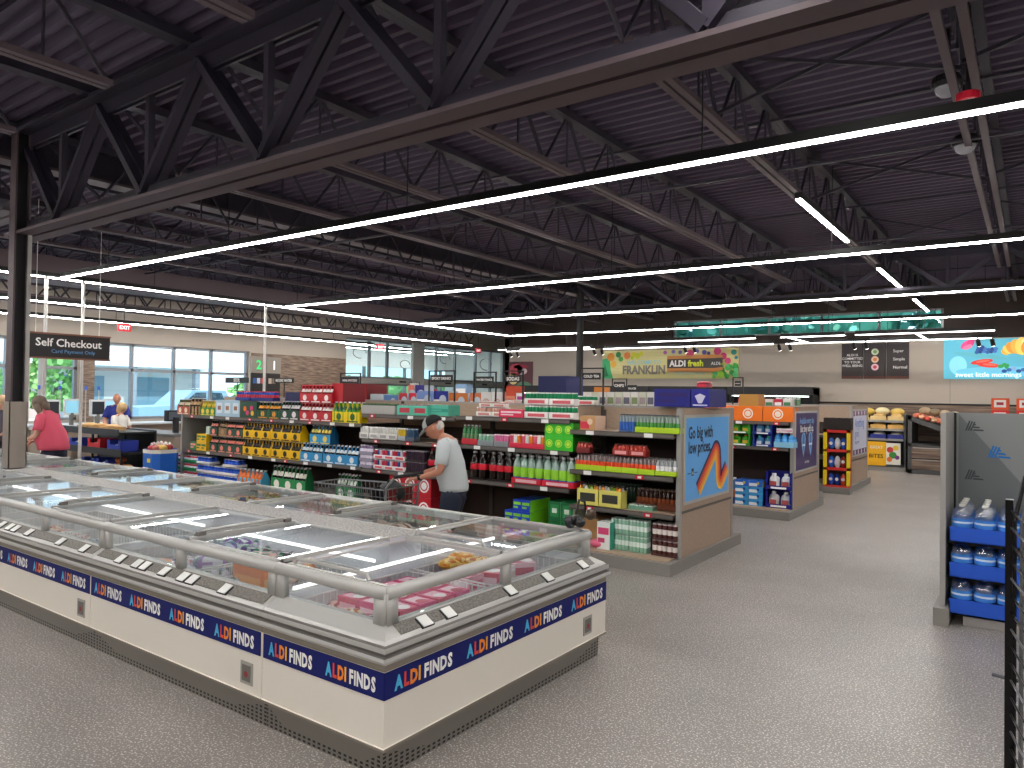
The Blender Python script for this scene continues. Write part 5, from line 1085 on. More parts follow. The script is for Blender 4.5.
for s in (-1,1): g.tube([PH(-.02,s*.075,.04),PH(-.01,s*.085,-.06),PH(.01,s*.07,-.17),PH(.02,s*.06,-.24)],[.04,.045,.035,.015],hm_,8)
g.tube([PH(-.05,0,.03),PH(-.09,0,-.05),PH(-.08,.02,-.15)],[.06,.055,.03],hm_,8); g.build('hair', h, smooth=True)
g = MB()
for s in (-1,1):
    c = Vector(PH(.098,s*.032,.012)); g.tube([c+Vector((0,.022*cos(t),.018*sin(t))) for t in [2*pi*i/10 for i in range(10)]],.003,m_black,4,True)
g.build('glasses', h)
hand(w, (.335,.155,.925), (.8,-.2,-.4), (0,-.3,-1), .96, m_skin2, .4, -1); hand(w, (.355,-.115,.925), (.8,.2,-.4), (0,.3,-1), .96, m_skin2, .4, 1)
g = MB(); g.cyl((.285*.96,.172*.96,.945*.96),(.30*.96,.168*.96,.938*.96),.032,m_black,12); g.build('wristband', w)
# --- staff and customers at the checkout
J3 = dict(pelvis=(0,0,.92), belly=(.0,0,1.06), chest=(.0,0,1.24), upper=(.01,0,1.38), neck=(.03,0,1.46), hb=(.04,0,1.51), rb=.145,
    shL=(0,.175,1.38), elL=(.08,.24,1.1), wrL=(.26,.14,.98), shR=(0,-.175,1.38), elR=(.08,-.24,1.1), wrR=(.26,-.14,.98),
    hipL=(0,.09,.86), knL=(.02,.10,.48), anL=(0,.11,.09), hipR=(0,-.09,.86), knR=(.02,-.10,.48), anR=(0,-.11,.09))
def stand(label, u, y, rot, kk, shirt, pants, hairc, skinm, tilt=15, bald=False, J=J3, drop=0):
    p = at(u, 410, 'y', y); e = person(label, (p.x,y,0), rot, kk, shirt, pants, skinm, J)
    hz = (J['hb'][0]+.03, 0, J['hb'][2]+.075); h, PH = head(e, tuple(c*kk for c in hz), kk, skinm, radians(tilt)); g = MB(); hm = M(hairc,.8)
    if bald: g.ball(PH(-.04,0,-.01),(.06,.074,.06),hm,12,8)
    else:
        g.ball(PH(-.025,0,.03),(.098,.086,.10),hm,16,10); g.ball(PH(-.05,0,-.05),(.065,.075,.085),hm,12,8)
    g.build('hair', h, smooth=True)
    for s, nm in ((1,'wrL'),(-1,'wrR')):
        q = J[nm]; hand(e, (q[0]+.012,q[1],q[2]-.003), (.85,-.2*s,-.3), (0,-.2*s,-1), kk, skinm, .4, -s)
    return e
stand('grey haired man in a blue polo shirt standing behind the checkout', 117.5, 7.3, radians(-40), .915, '#27348a', '#26282e', '#b8b0a8', m_skin, 18, True)
stand('blond woman in a white top bending beside the man in blue at the checkout', 120, 6.95, radians(20), .80, '#e4e2dc', '#4a4e58', '#c9a878', m_skin2, 20)
stand('blond person half hidden behind the steel column', 4.5, 4.9, radians(-60), .88, '#4a4650', '#26282e', '#c8a884', m_skin2, 20)

# ================================================================== LEFT: checkout side
e = empty('hanging_sign', (-12,5.1,2.28), 'black hanging board reading Self Checkout with brown edges', 'sign')
g = MB(); g.box(-12.02,-11.98,4.46,5.66,2.11,2.46,M('#201d1f',.5)); g.part('board', e)
g = MB(); g.box(-12.03,-11.97,4.45,5.67,2.455,2.48,'#7a4a38'); g.box(-12.03,-11.97,4.45,5.67,2.09,2.115,'#7a4a38'); g.part('edge_strip', e)
g = MB(); g.text('Self Checkout', m_white, (-11.975,5.06,2.28), (0,1,0), (0,0,1), .165, .018, 'CENTER'); g.text('Card Payment Only', '#5b8fc4', (-11.975,5.12,2.18), (0,1,0), (0,0,1), .078, .005, 'CENTER'); g.part('lettering', e)
for y in (4.6,5.5):
    g = MB(); g.cyl((-12,y,2.47),(-12,y,4.45),.005,m_white,4); g.part('hanging_wire', e)
for i, (u, v) in enumerate(((46,300),(82.5,330),(265,340))):
    p = at(u, v, 'x', -12.55); g = MB(); g.cyl((-12.55,p.y,0),(-12.55,p.y,3.4),.026,M('#dcdad6',.4),12); g.cyl((-12.55,p.y,0),(-12.55,p.y,.02),.06,M('#dcdad6',.4),12)
    tag(g.build('power_pole', loc=(-12.55,p.y,0)), 'thin white power pole '+('beside the steel column','crossing the Self Checkout board','beside the lane number signs')[i], 'pole', 'white power poles')
for i, (y0, t, c) in enumerate(((9.62,'2','#22c46a'),(10.02,'1','#f0efe8'))):
    e = empty('lane_sign', (-14,y0+.18,1.2), 'grey lane sign with %s number %s' % (('green','white')[i], t), 'lane sign', 'lane number signs')
    g = MB(); g.box(-14.03,-13.97,y0,y0+.37,2.06,2.42,'#8d867c'); g.part('number_box', e)
    g = MB(); g.text(t, M(c,.4,0,.6), (-13.965,y0+.185,2.14), (0,1,0), (0,0,1), .28, .02, 'CENTER'); g.part('numeral', e)
    g = MB(); g.box(-14.02,-13.98,y0+.01,y0+.36,1.42,2.05,'#24201f'); 
    for j, cc in enumerate(('#3a6ab8','#c8d8e8','#c84a4a') if i == 0 else ('#c8b8a8','#8a7a6a')): g.box(-13.98,-13.975,y0+.05+.1*j,y0+.13+.1*j,1.82,1.94,cc)
    g.part('notice_board', e); g = MB(); g.cyl((-14,y0+.185,0),(-14,y0+.185,1.42),.03,m_dark,8); g.part('post', e)
# self checkout kiosks and belt counters
m_cnt = M('#9b8a7c',.6); m_cntl = M('#cfd0d0',.5)
for i, u in enumerate((52,72,98,110)):
    x = -15.9-.95*(i % 2); p = at(u, 400, 'x', x); y = p.y; e = empty('self_checkout_kiosk', (x,y,0), ORD[i]+' self checkout kiosk counted from the steel column', 'checkout kiosk', 'self checkout kiosks')
    g = MB(); g.box(x-.22,x+.22,y-.28,y+.28,0,.82,m_cnt); g.box(x-.26,x+.26,y-.3,y+.3,.82,.86,m_cntl); g.part('cabinet', e)
    g = MB(); g.box(x-.05,x+.03,y-.03,y+.03,.86,1.12,m_alu_d); g.prism([(1.05,-.05),(1.38,-.14),(1.38,-.10),(1.05,.02)],'y',0,0,m_white) if False else None; g.box(x-.06,x+.02,y-.15,y+.15,1.08,1.42,M('#d8dcde',.4)); g.part('housing', e)
    g = MB(); g.box(x+.02,x+.03,y-.12,y+.12,1.12,1.38,M(('#20242a','#8ac8e0','#20242a','#9ad0e8')[i],.3,0,.3)); g.part('screen', e)
    g = MB(); g.cyl((x-.1,y-.2,.86),(x-.1,y-.2,1.62),.012,m_alu,8); g.box(x-.12,x-.08,y-.22,y-.18,1.62,1.7,M('#3a58b0',.4,0,.3)); g.part('status_light', e)
e = empty('window_ledge', (-17.9,9,0), 'long pale ledge with bagging shelf below the shop window', 'counter')
g = MB(); g.box(-18.4,-17.5,3.0,12.4,.80,.84,m_cntl); g.part('worktop', e); g = MB(); g.box(-18.3,-17.7,3.1,12.3,0,.80,m_cnt); g.part('base', e)
for i, y in enumerate((7.9,9.9)):
    e = empty('checkout_counter', (-15.2,y,0), 'brown checkout counter with grey belt, '+('beside the man in blue','behind the blue fruit bin')[i], 'checkout counter', 'checkout counters')
    g = MB(); g.box(-16.6,-13.4,y-.32,y+.32,0,.74,m_cnt); g.part('cabinet', e); g = MB(); g.box(-16.6,-13.4,y-.36,y+.36,.74,.79,'#6a6866'); g.part('top', e)
    g = MB(); g.box(-14.0,-13.9,y-.04,y+.04,.79,1.1,m_dark); g.box(-14.1,-13.98,y-.16,y+.16,1.02,1.24,m_dark); g.box(-13.98,-13.975,y-.13,y+.13,1.05,1.21,M('#59616c',.3)); g.part('till_screen', e)
# racks behind the freezers
e = empty('display_rack', (-12.85,6.25,0), 'black display rack with crates of buns and tins behind the freezers', 'rack')
rx0, rx1, ry0, ry1 = -14.3, -12.25, 6.0, 6.6
for z, a, c in ((.93,rx0,rx1),(.60,rx0+.1,rx1+.12),(.28,rx0+.1,rx1+.12)):
    g = MB(); g.box(a,c,ry0-.05*(z < .9),ry1,z-.03,z,m_black); g.box(a,c,ry0-.06,ry0-.04,z-.06,z+.05,M('#26262a',.4)); g.part('shelf', e)
for x in (rx0+.02,(rx0+rx1)/2,rx1-.02):
    for y in (ry0+.02, ry1-.02): g = MB(); g.box(x-.015,x+.015,y-.015,y+.015,0,.93,m_black); g.part('leg', e)
g = MB(); g.box(rx0,rx1,ry1-.02,ry1,.1,.95,m_black); g.part('back_panel', e)
def crate(x, y, z, w, h, c, content, label, group):
    g = MB(); d = .3; t = .012
    g.box(x-w/2,x+w/2,y,y+d,z,z+.01,c)
    for q in ((x-w/2,x+w/2,y,y+t,z,z+h*.6),(x-w/2,x+w/2,y+d-t,y+d,z,z+h),(x-w/2,x-w/2+t,y,y+d,z,z+h),(x+w/2-t,x+w/2,y,y+d,z,z+h)): g.box(*q,M(c,.5))
    for s in (-1,1): g.box(x+s*(w/2-.05)-.04,x+s*(w/2-.05)+.04,y,y+t,z+h*.6,z+h,M(c,.5))
    o = g.build('crate', loc=(x,y+.15,z)); tag(o, label, 'crate', group)
    for i, cc in enumerate(content):
        n = len(content); g = MB(); xx = x-w/2+w*(i+.5)/n; g.ball((0,0,.05),(w/n*.45,.1,.055),M(cc,.5),10,6); b2 = g.build('packed_item', smooth=True); b2.location = (xx, y+.14, z+.012)
        b2.name = 'bun_pack'; tag(b2, ('bag','tub','loaf','pack')[i%4]+' in the '+label+', item '+ORD[i], 'food pack', 'packs in the crates')
crate(-13.85,5.98,.602,.42,.16,'#2440a8',('#c8d0dc','#b8b8c0'),'blue crate on the middle shelf of the black rack','rack crates')
crate(-13.15,5.98,.602,.46,.19,'#c8202c',('#e8d8c8','#d8c0a8','#e8e0d8'),'red crate on the middle shelf of the black rack','rack crates')
crate(-12.45,5.98,.602,.46,.19,'#2238a0',('#d8dce8','#c8ccd8'),'blue crate at the end of the middle rack shelf','rack crates')
crate(-13.35,5.98,.282,.44,.17,'#1f3488',('#4a6ab8','#8a9ac8'),'dark blue crate on the lowest rack shelf','rack crates')
crate(-12.85,5.98,.282,.42,.17,'#24389a',('#e8e0d8','#d0ccc8','#e0dcd8'),'blue crate of white tubs on the lowest rack shelf','rack crates')
for i in range(4):
    g = MB(); g.ball((0,0,.06),(.085,.09,.06),M(('#d8883a','#c8702a','#e0a060','#b86030')[i],.5),10,6); o = g.build('bun_bag', smooth=True); o.location = (-12.52+.13*(i % 3), 6.08+.02*i, .281 if i < 3 else .39); tag(o, ('golden','russet','pale orange','dark orange')[i]+' bag of oranges on the lowest rack shelf', 'bag', 'orange bags')
for i in range(3):
    g = MB(); g.box(-.17,.17,0,.3,0,.06,M('#c89a62',.6)); g.ball((0,.15,.07),(.15,.12,.035),M(('#e0b878','#c8985a','#d8b080')[i],.6),12,6); o = g.build('bread_tray'); o.location = (-13.9+.42*i, 6.1, .931); tag(o, 'cardboard tray of %s buns on top of the black rack' % ('golden','brown','pale')[i], 'tray', 'bun trays on the rack')
# blue fruit bin
bx = at(158,450,'y',6.15).x; by = 6.2; e = empty('fruit_bin', (bx,by,0), 'large blue cardboard bin heaped with bagged apples by the drinks gondola', 'bin')
g = MB(); oc = [(.22,.13),(.13,.22),(-.13,.22),(-.22,.13),(-.22,-.13),(-.13,-.22),(.13,-.22),(.22,-.13)]
g.loft([[(bx+p[0]*s,by+p[1]*s,z) for p in oc] for s, z in ((1,.14),(1,.70),(.97,.70),(.97,.6))], M('#1766c8',.5)); g.part('bin_wall', e)
g = MB(); g.loft([[(bx+p[0]*1.02,by+p[1]*1.02,z) for p in oc] for z in (.64,.70)], M('#e8e4dc',.5), False); g.part('white_band', e)
for q_, c_ in (((bx+.0,bx+.09,.50,.56),'#e8d84a'),((bx-.12,bx-.06,.3,.42),'#f2f2f2'),((bx+.05,bx+.1,.28,.34),'#0d2a6a')):
    g = MB(); g.box(q_[0],q_[1],by-.224,by-.2215,q_[2],q_[3],c_); g.part('printed_mark', e)
g = MB(); g.box(bx-.24,bx+.24,by-.24,by+.24,0,.14,'#b08a5c'); g.part('pallet', e)
random.seed(3)
for i in range(16):
    a = i*2.4; r = .15*math.sqrt(i/16); g = MB(); g.ball((0,0,0),(.06,.06,.05),M(('#d84a3a','#e8c060','#e89080','#c83a48')[i%4],.35),10,7); g.ball((0,0,.06),(.02,.02,.03),M('#e8e0e0',.4),6,4)
    o = g.build('apple_bag', smooth=True); o.location = (bx+r*cos(a), by+r*sin(a), .74-.16*r); tag(o, ('red','yellow','pink','crimson')[i%4]+' bag of apples heaped in the blue bin, '+ORD[i]+' outward from the middle', 'fruit bag', 'apple bags in the blue bin')

# ================================================================== RIGHT: water display and wire rack
m_grey = M('#7d7e80',.5,.1); m_greyd = M('#606468',.5); m_gpan = M('#8a8e8e',.55)
e = empty('water_display', (.25,6.7,0), 'grey display bay with a printed back panel holding water jugs', 'shelving unit')
g = MB(); g.box(-.565,-.53,6.28,6.98,.12,1.565,M('#a3a19d',.45,.1)); g.box(-.60,-.50,6.2,7.1,0,.13,m_base); g.part('side_panel', e)
g = MB(); yb = 6.98; g.box(-.53,1.6,yb,yb+.05,.1,1.56,m_gpan); g.box(-.53,-.515,yb-.02,yb,.1,1.56,m_black)
g.poly([(-.50,yb-.002,1.55),(.45,yb-.002,.35),(-.50,yb-.002,.35)], M('#6f7476',.55)); back = g.part('back_panel', e)
def emblem(x, z, s, c):
    g = MB(); y = yb-.004
    for i in range(3):
        a = x+s*.13*i; g.poly([(a,y,z),(a+s*.09,y,z),(a+s*.30,y,z+s*.62-s*.03*i),(a+s*.21,y,z+s*.62-s*.03*i)],c)
    for i in range(3): g.poly([(x+s*.43+.0,y,z+s*.17*i),(x+s*(1.0-.2*i),y,z+s*.17*i),(x+s*(.95-.2*i),y,z+s*(.17*i+.09)),(x+s*.46,y,z+s*(.17*i+.11))],c)
    g.part('emblem', back)
emblem(-.455,1.415,.13,'#3e4448'); emblem(-.455,1.02,.13,'#3e4448'); emblem(-.30,1.205,.155,'#1278c8'); emblem(-.06,1.40,.13,'#3e4448'); emblem(-.06,1.02,.13,'#3e4448'); emblem(.2,1.2,.155,'#3e4448')
g = MB(); g.box(-.42,1.5,6.34,6.95,.0,.065,M('#b0aca7',.5)); g.part('plinth', e)
for z in (.085,.35,.61):
    g = MB(); g.box(-.52,1.5,6.36,6.96,z-.02,z-.002,m_dark); g.part('shelf', e)
m_pet = glassy('clear_bottle', (.95,.97,.985), .55, .22); m_wlab = M('#3f8ae4',.35)
def jug():
    g = MB(); r = .069; prof = [(r*.9,0),(r,.012),(r*.96,.05),(r,.06),(r,.175),(r*.97,.19),(r*.84,.215),(r*.5,.238),(r*.25,.246),(r*.25,.258)]
    g.lathe(prof,(0,0,0),m_pet,14); o = g.build('water_jug', smooth=True)
    g = MB(); g.lathe([(r*1.01,.10),(r*1.01,.162)],(0,0,0),m_wlab,14,cap=False); g.lathe([(r*1.015,.128),(r*1.015,.142)],(0,0,0),M('#cfe2f4',.4),14,cap=False); g.build('label_band', o, smooth=True)
    g = MB(); g.lathe([(r*.3,.246),(r*.3,.264)],(0,0,0),m_white,10); g.build('cap', o, smooth=True); return o
j0 = None
for t, (z, rows) in enumerate(((.09,2),(.355,2),(.615,4))):
    for cc in range(2):
        x0 = -.505+.60*cc; g = MB(); y0 = 6.30-.01*(2-t)
        hh = .108
        for q in ((x0,x0+.58,y0,y0+.6,z,z+.006),(x0,x0+.58,y0,y0+.006,z,z+hh),(x0,x0+.006,y0,y0+.6,z,z+hh*.8),(x0+.574,x0+.58,y0,y0+.6,z,z+hh*.8)): g.box(*q,M('#1c56cc',.45))
        o = g.build('water_tray', loc=(x0+.24,y0+.25,z)); tag(o, 'blue cardboard tray of water jugs, %s tier, %s' % (('lowest','middle','top')[t], ('beside the grey side panel','behind the black wire rack')[cc]), 'tray', 'blue water trays')
        for i in range(4):
            for r_ in range(rows):
                if j0 is None: j0 = jug(); o = j0
                else: o = copy_tree(j0)
                o.location = (x0+.074+.144*i, y0+.082+.143*r_, z+.007)
                tag(o, 'clear water jug, %s tier, %s column from the grey panel, %s row back' % (('lowest','middle','top')[t], ORD[i+4*cc], ORD[r_]), 'water jug', 'water jugs')
# goods above and behind the grey bay
for i in range(5):
    for L in range(2):
        p = at(1000+6*i,408,'y',7.7); o = pbox(.13,.2,.1 if L else .13,('#e8302a','#f25a2a')[L],'panel','#f0e8e4','#b82a3a',name='meal_box'); o.location = (p.x+.14*i,7.7,1.45+.135*L); tag(o, 'red %s box behind the grey bay, %s from the aisle' % (('meal','orange topped')[L],ORD[i]), 'box', 'red boxes behind the grey bay')
g = MB(); g.box(-.3,1.8,7.5,8.2,0,1.449,m_shelf,top=m_shelftop); tag(g.build('shelf_unit', loc=(.7,7.8,0)), 'shelving unit behind the grey water bay', 'shelving unit')
# black curved wire rack at the edge
e = empty('wire_rack', (.28,2.75,0), 'tall black wire rack with curved top at the edge of the aisle', 'rack'); m_bw = M('#101012',.3,.4); m_gw = M('#74767a',.3,.7)  # grey wires: highlights of the black wire put into the colour
g = MB(); g.box(-.068,-.048,2.62,2.66,0,1.36,m_bw); g.part('side_post', e)
for i in range(7):
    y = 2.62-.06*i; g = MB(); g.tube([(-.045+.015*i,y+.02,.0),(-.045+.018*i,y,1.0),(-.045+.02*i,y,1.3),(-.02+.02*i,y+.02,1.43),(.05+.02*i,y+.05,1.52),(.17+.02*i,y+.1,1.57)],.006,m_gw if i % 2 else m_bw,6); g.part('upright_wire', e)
for j in range(26):
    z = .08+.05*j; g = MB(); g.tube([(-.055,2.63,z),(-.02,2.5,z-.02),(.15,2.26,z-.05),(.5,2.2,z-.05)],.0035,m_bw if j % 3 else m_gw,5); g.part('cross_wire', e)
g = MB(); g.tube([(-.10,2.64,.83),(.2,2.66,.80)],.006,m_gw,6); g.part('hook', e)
g = MB(); g.box(-.03,.55,2.66,2.72,0,.05,m_bw); g.box(-.03,.0,2.2,2.72,0,.05,m_bw); g.part('foot', e)

# ================================================================== BACK WALL
def flat(name, x0, x1, z0, z1, fn, label, cat, base, group=None, t=.03, y=YB):
    e = empty(name, ((x0+x1)/2, y-t, z0), label, cat, group); g = MB(); g.box(x0,x1,y-t,y-.002,z0,z1,base); g.part('board', e); g = MB(); fn(g, y-t-.003); g.part('print', e); return e
def banner(g, y):
    x0, x1, z0, z1 = -10.9,-6.64,2.2,3.05; W = x1-x0; Hh = z1-z0
    def d(u, v, r, c, k=0, n=12): g.disc((x0+u*W,y-.0006*k,z0+v*Hh),r,c,n=n)
    def q(u0,u1,v0,v1,c,k=0): g.quad(*[(x0+u*W,y-.0006*k,z0+v*Hh) for u,v in ((u0,v0),(u1,v0),(u1,v1),(u0,v1))],c)
    q(0,1,0,1,'#e6dc9a'); 
    for i in range(9): q(0,1,.11*i+.02,.11*i+.03,'#d8cc88',.3)
    g.poly([(x0,y-.001,z0),(x0+.09*W,y-.001,z0),(x0+.07*W,y-.001,z0+.3*Hh),(x0+.06*W,y-.001,z0+.75*Hh),(x0,y-.001,z0+.7*Hh)],'#3fc07a'); g.poly([(x0+.01*W,y-.002,z0+.05*Hh),(x0+.05*W,y-.002,z0+.1*Hh),(x0+.02*W,y-.002,z0+.55*Hh)],'#1f8a5a')
    for i,(u,v,r,c) in enumerate(((.07,.78,.13,'#f2a23a'),(.09,.52,.11,'#f4c040'),(.13,.86,.09,'#2f9a4a'),(.15,.7,.08,'#58b848'),(.20,.82,.11,'#f08a3a'),(.25,.86,.08,'#e8e03a'),(.28,.8,.09,'#d8e030'),(.31,.88,.07,'#e4e23a'),(.24,.74,.06,'#c8dc2a'),(.49,.9,.06,'#c86ab0'),(.55,.92,.06,'#8a7ac8'),(.60,.9,.06,'#7a6ab8'),(.67,.84,.12,'#e0487a'),(.72,.92,.06,'#6a5ab0'),(.77,.88,.07,'#7a6ac8'),(.80,.84,.05,'#5a4aa0'),(.86,.90,.11,'#e84a88'),(.90,.74,.10,'#d83a78'),(.93,.58,.09,'#e04a80'),(.97,.86,.08,'#2f9a8a'),(.985,.68,.05,'#2a8aa0'))): d(u,v,r,c,2+i)
    random.seed(5)
    for i in range(26): d(.84+.15*random.random(), .04+.42*random.random(), .05+.05*random.random(), ('#3fb84a','#2f9a3a','#6ad048','#58c878')[i%4], 30+i, 7)
    d(.885,.12,.1,'#a8e03a',60)
    g.text('WELCOME TO', '#9fd4e0', (x0+.2*W,y-.02,z0+.50*Hh),(1,0,0),(0,0,1),.17,.02); g.text('FRANKLIN','#8a8478',(x0+.165*W,y-.02,z0+.17*Hh),(1,0,0),(0,0,1),.34,.04,wx=.88); g.text('YOUR LOCAL MARKET','#b8e4e4',(x0+.56*W,y-.02,z0+.14*Hh),(1,0,0),(0,0,1),.1,.01)
def plate(g, x0, z0, W, Hh, y):
    g.poly([(x0,y,z0),(x0+W*.86,y,z0-.02),(x0+W,y,z0+.04),(x0+W,y,z0+Hh-.02),(x0+W*.86,y,z0+Hh),(x0,y,z0+Hh-.02)],'#c8803a'); g.poly([(x0+.0,y-.002,z0+.1),(x0+W*.86,y-.002,z0+.09),(x0+W,y-.002,z0+.12),(x0+W,y-.002,z0+Hh-.09),(x0+W*.86,y-.002,z0+Hh-.1),(x0,y-.002,z0+Hh-.11)],'#38342f')
    g.text('ALDI',m_white,(x0+.08,y-.004,z0+.15),(1,0,0),(0,0,1),.24,.04,wx=.95); g.text('fresh','#e4ee30',(x0+.64,y-.004,z0+.15),(1,0,0),(0,0,1),.24,.04,wx=.95); g.text('ALDI',m_white,(x0+W*.8,y-.004,z0+.18),(1,0,0),(0,0,1),.12,.01); g.text('fresh','#b8d030',(x0+W*.8+.25,y-.004,z0+.17),(1,0,0),(0,0,1),.09,.01)
flat('wall_banner',-10.9,-6.64,2.2,3.05,banner,'long fruit banner reading FRANKLIN on the back wall','banner',M('#e6dc9a',.6))
e = empty('fresh_sign',(-7.9,19.8,2.45),'dark ALDIfresh sign in an orange frame mounted on the fruit banner','sign')
g = MB(); g.box(-8.68,-7.08,19.86,19.95,2.42,2.85,'#8a5a2a'); g.part('box', e); g = MB(); plate(g,-8.70,2.40,1.65,.47,19.855); g.part('print', e)
def po1(g,y):
    for i,t in enumerate(('ALDI IS','COMMITTED','TO YOUR','WELL BEING')): g.text(t,m_white,(-3.74,y,2.76-.09*i),(1,0,0),(0,0,1),.085,.006,'CENTER')
    g.box(-3.98,-3.5,y,y+.002,2.2,2.25,'#6a3a2c')
def po2(g,y):
    for i,c in enumerate(('#dce8c8','#f0c8a8','#f0c8d0')):
        g.disc((-3.22,y,2.86-.19*i),.085,c); g.disc((-3.22,y-.001,2.86-.19*i),.045,('#7ab86a','#d88a4a','#c84a5a')[i],n=8)
    g.box(-3.46,-2.99,y,y+.002,2.2,2.25,'#6a3a2c')
def po3(g,y):
    for i,t in enumerate(('Super','Simple','Normal')): g.text(t,m_white,(-2.82,y,2.84-.2*i),(1,0,0),(0,0,1),.1,.008)
    g.box(-2.96,-2.48,y,y+.002,2.2,2.25,'#6a3a2c')
mp_ = M('#3b3436',.6)
flat('wall_poster',-3.99,-3.49,2.19,3.08,po1,'dark poster with white capital lettering beside the fruit banner','poster',mp_,'dark wall posters'); flat('wall_poster',-3.47,-2.98,2.19,3.08,po2,'dark poster with three round pictures on the back wall','poster',mp_,'dark wall posters'); flat('wall_poster',-2.96,-2.47,2.19,3.08,po3,'dark poster with three short words, closest to the pastry screen','poster',mp_,'dark wall posters')
def scr(g,y):
    E_ = lambda c: M(c,.4,0,.35); n_ = [0]
    def el(u,v,a,b_,c,rot=0,n=18):
        n_[0] += 1; R = Vector((cos(rot),0,sin(rot))); V = Vector((-sin(rot),0,cos(rot))); g.disc((u,y-.0007*n_[0],v),a,E_(c),R,V,n,b_)
    el(-1.45,2.5,.18,.22,'#84d2e0'); el(-.6,2.35,.9,.12,'#6cc4dc'); el(.6,2.95,1.0,.14,'#7fd6e6'); el(-1.0,2.72,.55,.05,'#5ab0c0',-.15)
    for u,v,a,b_,c,r in ((-1.30,2.98,.12,.07,'#e8508e',.8),(-1.20,3.03,.13,.07,'#d83a7a',1.2),(-1.26,2.93,.1,.05,'#f078a8',.4)): el(u,v,a,b_,c,r)
    for q in range(14): el(-1.08+.07*(q%6)+.02*(q//6),2.80+.055*(q//6)+.01*(q%3),.042,.04,('#2a58a0','#1c4488','#3a70b8')[q%3])
    for k_,(u,v,r) in enumerate(((-.98,2.58,.15),(-.85,2.50,-.1))): el(u,v,.22,.055,'#d8342e',r); el(u+.02,v+.01,.14,.025,'#f06a58',r)
    for q in range(3): el(-.62+.06*q,2.47+.03*(q%2),.06,.04,'#2f9a50',.6*q)
    for q in range(12): el(-.55+.09*q,2.36+.03*(q%3),.05,.04,('#244c90','#3866a8','#8aa8d0')[q%3])
    for cx_,cz_,sc in ((-.22,2.78,1.0),(.42,2.62,1.15),(1.05,2.75,1.1)):
        for q in range(9):
            t = -1.2+2.4*q/8; w_ = (1-abs(t)/1.7); el(cx_+sc*.34*sin(t),cz_+sc*.20*cos(t)-.06,.10*sc*w_+.03,.17*sc*w_+.03,('#f0b848','#f6d468','#e89a38')[q%3],-t*.8); el(cx_+sc*.34*sin(t)+.02,cz_+sc*.20*cos(t)-.02,.03*sc*w_,.11*sc*w_,'#fae49a',-t*.8)
    g.text('sweet little mornings', M('#f4fbff',.4,0,.6), (-1.5,y-.05,2.23),(1,0,0),(0,0,1),.15,.004)
flat('pastry_screen',-1.74,1.6,2.18,3.11,scr,'wide bright turquoise screen with a pastry and berry picture','screen',M('#5ab8d0',.4,0,.3))
def mural(g,y):
    for u,v,a,b_,c in ((-14.2,2.5,.28,.2,'#c84a5a'),(-14.3,2.2,.2,.2,'#e8d890'),(-13.95,2.45,.22,.12,'#f0d8dc'),(-13.85,1.95,.3,.16,'#5a8a6a'),(-14.15,1.8,.25,.2,'#3a6a58'),(-14.0,2.6,.3,.08,'#a82a48')): g.disc((u,y,v),a,c,ry=b_,n=12)
flat('entrance_poster',-14.5,-13.52,1.5,2.77,mural,'tall maroon and green food poster beside the entrance corner','poster',M('#6a3a44',.5))
# cooler cabinets along the back wall
for i,(a,c) in enumerate(((-13.4,-11.2),(-11.15,-8.95),(-8.9,-6.7),(-6.65,-4.5))):
    e = empty('cooler_cabinet',((a+c)/2,19.4,0),ORD[i]+' black cooler cabinet along the back wall, counted from the entrance corner','cooler','cooler cabinets')
    g = MB(); g.box(a,c,19.25,19.9,0,.3,m_dark); g.box(a,c,19.75,19.9,.3,1.92,m_black); g.box(a,a+.04,19.25,19.9,.3,1.92,m_dark); g.box(c-.04,c,19.25,19.9,.3,1.92,m_dark); g.box(a,c,19.1,19.9,1.76,1.96,m_dark); g.part('cabinet', e)
    for z in (.6,.95,1.3): g = MB(); g.box(a+.04,c-.04,19.3,19.75,z-.02,z,m_shelf); g.part('shelf', e)
    g = MB(); g.tube([(a+.1,19.2,1.72),(c-.1,19.2,1.72)],.012,M((.9,1,.92),.5,0,4),6); g.part('light_tube', e)
    for z in (.3,.6,.95,1.3):
        for j in range(9):
            w = (c-a-.1)/9; o = None; cc = ('#c83a48','#e8e4d8','#3a7ab8','#e8b83a','#4a9a5a')[(j*3+int(z*10)+i) % 5]
            g = MB(); g.box(-w*.45,w*.45,0,.25,0,.22,M(cc,.4)); g.box(-w*.3,w*.3,-.002,0,.05,.16,m_white); o = g.build('dairy_carton'); o.location = (a+.05+w*(j+.5),19.36,z+.001)
            tag(o,'carton in %s cooler cabinet, %s shelf, %s from entrance side' % (ORD[i],{.3:'lowest',.6:'second',.95:'third',1.3:'top'}[z],ORD[j]),'carton','cooler cartons')
# bakery shelf with yellow poster
bx0, bx1 = -4.3, -2.40
e = empty('bakery_shelf',(-3.3,19.4,0),'bakery shelf with a yellow poster against the wood clad wall','shelving unit')
g = MB(); g.box(bx0,bx1,18.95,19.8,0,.1,m_base); g.part('base', e); g = MB(); g.box(bx0,bx1,19.75,19.8,.1,1.3,m_dark); g.box(bx1-.04,bx1,18.98,19.8,.1,1.33,M('#4a4a4a',.5)); g.part('frame', e)
for z in (.75,.98,1.18): g = MB(); g.box(bx0,bx1-.05,18.98,19.75,z-.02,z,m_shelf); g.box(bx0,bx1-.05,18.96,18.98,z-.04,z+.01,'#9a9894'); g.part('shelf', e)
g = MB(); g.box(-3.22,-2.80,18.93,18.945,.12,.68,M('#f2b51e',.4)); g.text('GREAT',m_white,(-3.15,18.928,.52),(1,0,0),(0,0,1),.09,.01); g.text('BITES','#3a2a1a',(-3.17,18.928,.3),(1,0,0),(0,0,1),.13,.015); g.part('yellow_poster', e)
